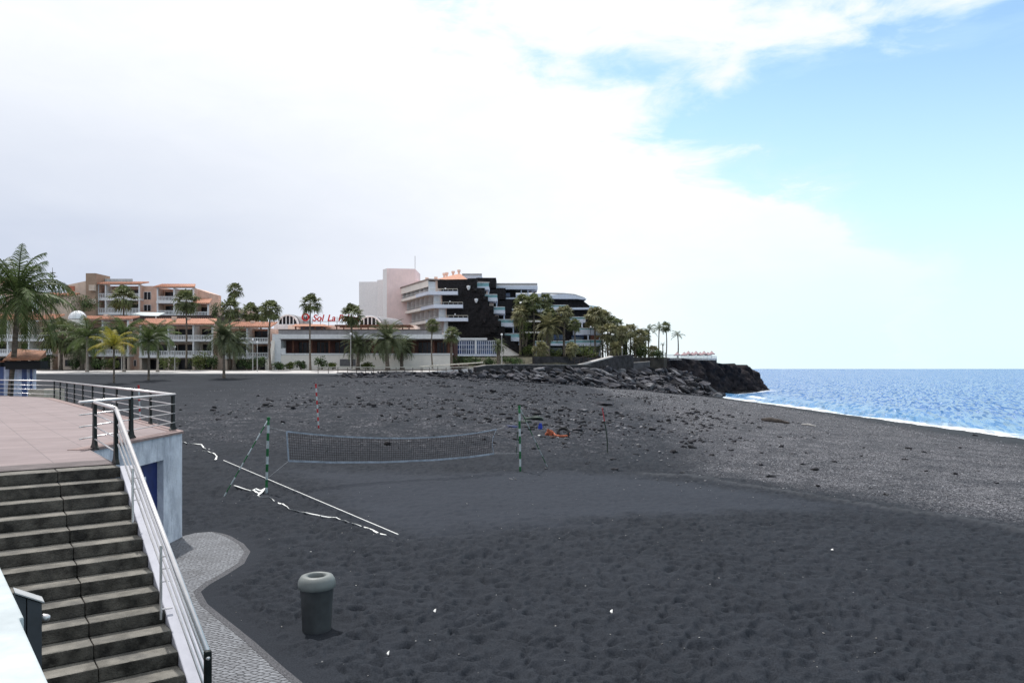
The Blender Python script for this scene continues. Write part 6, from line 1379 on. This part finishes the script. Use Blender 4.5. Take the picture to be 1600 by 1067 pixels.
    MB().fbox(F, X(742, y), X(744.6, y), -.25, .14, Z(553, y), Z(531.5, y)).build('pier', white, w)
    # black stair wedge going down right, with pale wall under it
    s = thing('stair_wedge', 'black sloping stair wall descending from the hotel to the garden', 'wall', P(800, 556, 164)); y = 163
    mb = MB(); A = [(784, 526), (797, 532), (815, 541), (832, 553), (832, 558), (818, 556), (806, 550), (787, 538)]; n = len(A); vs = [(X(a, y), y, Z(b, y)) for a, b in A]+[(X(a, y), y+6, Z(b, y)) for a, b in A]
    mb.add(vs, [tuple(range(n)), tuple(range(2*n-1, n-1, -1))]+[(i, n+i, n+(i+1) % n, (i+1) % n) for i in range(n)]); mb.build('wall', lava, s)
    mb = MB(); A = [(776, 533), (787, 538.5), (806, 550.5), (817, 556), (776, 556)]; n = len(A); vs = [(X(a, y), y+.5, Z(b, y)) for a, b in A]+[(X(a, y), y+5, Z(b, y)) for a, b in A]; mb.add(vs, [tuple(range(n)), tuple(range(2*n-1, n-1, -1))]+[(i, n+i, n+(i+1) % n, (i+1) % n) for i in range(n)]); mb.build('lower_wall', cream, s)
    # stepped balconies at the right of the black wall
    bw = mat('balcony_white', (.62, .66, .76)); st = thing('balcony_stack', 'stack of white balconies with teal glass stepping down beside the black wall', 'balconies', P(780, 530, 174))
    back = [(744, 775, 434, 452), (752, 790, 450, 470), (760, 800, 468, 492), (768, 812, 490, 512), (775, 815, 510, 556)]
    for (u0, u1, v0, v1) in back: yy = 180; MB().box(X(u0, yy), yy, Z(v1, yy), X(u1, yy), yy+8, Z(v0, yy)-.01).build('wall', lava, st)
    for (u0, u1, vt, vm, vb) in ((744, 764, 441.5, 447.5, 452.5), (752, 777, 460, 465, 470.5), (763, 789, 479.5, 484.5, 490), (772, 803.5, 499, 504.5, 510.5), (787, 813, 521, 527, 533)):
        yy = 174; b = MB().box(X(u0, yy), yy, Z(vb, yy), X(u1, yy), yy+6, Z(vm, yy)).build('balcony', bw, st); z1 = Z(vt, yy); g = MB().box(X(u0, yy), yy+.05, Z(vm, yy)+.004, X(u1, yy), yy+.12, z1-.08).build('glass_panel', teal_glass, b)
        MB().box(X(u0, yy), yy, z1-.076, X(u1, yy), yy+.18, z1+.04).build('handrail', white, b)
        xx = X(u1, yy)-.35; MB().box(xx, yy+3, Z(vb+9, yy), xx+.3, yy+3.3, Z(vb, yy)-.003).build('column', bw, b)
    # rear upper wing
    r = thing('hotel_rear_wing', 'dark rear hotel wing with white roof fascia behind the garden palms', 'hotel', P(800, 556, 186)); y = 186
    B_ = lambda nm, u0, v0, u1, v1, m, yy=y, d=6: MB().box(X(u0, yy), yy, Z(v1, yy), X(u1, yy), yy+d, Z(v0, yy)).build(nm, m, r)
    gr = mat('roof_rail_grey', (.34, .33, .33), .8)
    B_('roof_fascia', 722, 431, 753, 435.5, bw, 184, 9); B_('roof_railing', 722, 427.5, 753, 430.8, gr, 184.5, .2); B_('wall', 733, 435.6, 752, 443, lava, 185, 8)
    B_('roof_fascia', 762, 446.5, 840, 452, bw, 184, 9); B_('roof_railing', 765, 442.5, 839.5, 446.2, gr, 184.5, .2)
    B_('wall', 766, 452.2, 806, 467, lava, 185.5); B_('wall', 775, 469.6, 812, 483, lava, 185.5); B_('wall', 790, 486, 842, 557, lava, 187)
    B_('floor_band', 776, 464.8, 822, 467.5, bw, 185, 5); B_('floor_band', 789, 482, 815, 485.2, bw, 185, 5); B_('floor_band', 802, 500.5, 845, 503, cream, 185, 5); B_('floor_band', 815, 518, 850, 520.5, cream, 185, 5)
    B_('window', 784, 458, 797, 464, blue_glass, 185.4, .3); B_('window', 784, 472, 793, 480, blue_glass, 185.4, .3); B_('window', 806, 453, 824, 458, dark_glass, 186, .3)
    B_('column', 813.5, 452.2, 815.5, 459, bw, 185, .4); B_('column', 824, 452.2, 826, 459, bw, 185, .4); B_('column', 832, 452.2, 833, 459, bw, 185, .4)
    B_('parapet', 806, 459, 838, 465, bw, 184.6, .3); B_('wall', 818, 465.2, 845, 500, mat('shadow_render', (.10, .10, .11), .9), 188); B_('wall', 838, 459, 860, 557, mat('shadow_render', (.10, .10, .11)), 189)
    # right wing
    r = thing('hotel_sea_wing', 'dark angular hotel wing nearest the sea with white glass balconies', 'hotel', P(890, 556, 186))
    def poly(nm, A, m, yy, d=7):
        n = len(A); vs = [(X(a, yy), yy, Z(b, yy)) for a, b in A]+[(X(a, yy), yy+d, Z(b, yy)) for a, b in A]; mb = MB(); mb.add(vs, [tuple(range(n)), tuple(range(2*n-1, n-1, -1))]+[(i, n+i, n+(i+1) % n, (i+1) % n) for i in range(n)]); return mb.build(nm, m, r)
    poly('roof_fascia', [(838, 459), (858, 461), (882, 459.5), (898, 461.2), (916, 466.5), (916, 468), (900, 467), (864, 466.8), (838, 469)], bw, 184.5, 8)
    poly('roof_railing', [(846, 457.2), (880, 457.8), (898, 459.5), (914, 465), (914, 466), (898, 461), (846, 459)], gr, 185, .3)
    poly('wall', [(863, 467), (900, 467.2), (908, 467.6), (921, 477.5), (921, 481.5), (863, 481.5)], lava, 186)
    poly('floor_band', [(820, 480.5), (921, 480.5), (926, 482), (926, 483.4), (888, 483.8), (820, 483.8)], bw, 185.3, 6)
    poly('wall', [(880, 484), (926, 483.6), (935, 488.5), (930, 500), (915, 557), (850, 557), (850, 484)], lava, 187)
    poly('glass_panel', [(921, 477), (935, 479), (935, 483.5), (921, 483.2)], mat('pale_glass', (.45, .60, .66), .15, spec=.6), 186, .1)
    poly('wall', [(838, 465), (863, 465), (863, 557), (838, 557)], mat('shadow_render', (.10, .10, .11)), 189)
    for (u0, u1, vt, vm, vb, yy) in ((858, 888, 476.5, 479.5, 484.5, 183), (838, 858, 474, 479, 487, 184), (889, 915, 495, 498.5, 503.5, 182), (898, 940, 512.5, 515, 523, 180), (890, 940, 531, 535.5, 540.5, 179), (836, 892, 532.5, 536.5, 540, 183)):
        b = MB().box(X(u0, yy), yy, Z(vb, yy), X(u1, yy), yy+5, Z(vm, yy)).build('balcony', bw, r); z1 = Z(vt, yy); MB().box(X(u0, yy), yy+.05, Z(vm, yy)+.004, X(u1, yy), yy+.1, z1-.08).build('glass_panel', teal_glass, b); MB().box(X(u0, yy), yy, z1-.076, X(u1, yy), yy+.16, z1+.04).build('handrail', white, b)
    for (u, v0, v1, yy) in ((909.5, 503.6, 512, 181), (919, 523.1, 531, 180.2), (937, 523.1, 531, 180.2), (920, 540.6, 556, 180), (928, 540.6, 556, 180), (937, 540.6, 556, 180), (838, 540, 556, 183.2), (882, 540, 556, 183.2)):
        MB().box(X(u-1, yy), yy, Z(v1, yy), X(u+1, yy), yy+.3, Z(v0, yy)-.003).build('column', bw, r)
    MB().box(X(922, 182), 182, Z(531, 182), X(936, 182), 182.2, Z(524, 182)).build('orange_screen', mat('orange_render', (.40, .16, .10)), r)
    for (u0, v0, u1, v1) in ((862, 487, 878, 494), (893, 524, 912, 530.5), (893, 542, 915, 552), (850, 523, 880, 531), (850, 543, 880, 553)):
        g = MB().box(X(u0, 186.8), 186.8, Z(v1, 186.8), X(u1, 186.8), 186.95, Z(v0, 186.8)).build('window', blue_glass, r)
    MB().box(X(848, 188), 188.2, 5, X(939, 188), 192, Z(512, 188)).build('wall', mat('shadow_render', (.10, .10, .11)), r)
    # small dark gable at the grove
    g = thing('garden_hut', 'dark pointed hut roof among the clifftop grove', 'hut', P(968, 556, 188)); mb = MB(); y = 188; mb.add([(X(955, y), y, Z(528, y)), (X(984, y), y, Z(528, y)), (X(971, y), y+3, Z(515, y)), (X(955, y), y+7, Z(528, y)), (X(984, y), y+7, Z(528, y))], [(0, 1, 2), (1, 4, 2), (4, 3, 2), (3, 0, 2), (0, 3, 4, 1)]); mb.build('roof', mat('hut_roof', (.03, .04, .04), .9), g)
    MB().box(X(958, y), y+.5, 6, X(981, y), y+6, Z(528, y)-.01).build('wall', lava, g)
left_side(); restaurant(); hotel()
# ---------------------------------------------------------------- far hill
def hills():
    n = 60; a = np.linspace(-.95, -.50, n); R = 2600; x = R*np.sin(a); y = R*np.cos(a); h = 5+340*smooth(-.53, -.75, a)*(.8+.4*fbm(a*14, a*0, 4, 5))
    V = np.concatenate([np.stack([x*.9, y*.9, 0*x-5], 1), np.stack([x, y, h], 1), np.stack([x*1.3, y*1.3, 0*x-5], 1)]); idx = np.arange(3*n).reshape(3, n); F = np.stack([idx[:-1, :-1], idx[:-1, 1:], idx[1:, 1:], idx[1:, :-1]], -1).reshape(-1, 4)
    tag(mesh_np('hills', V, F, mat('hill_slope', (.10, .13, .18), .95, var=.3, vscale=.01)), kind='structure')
hills()
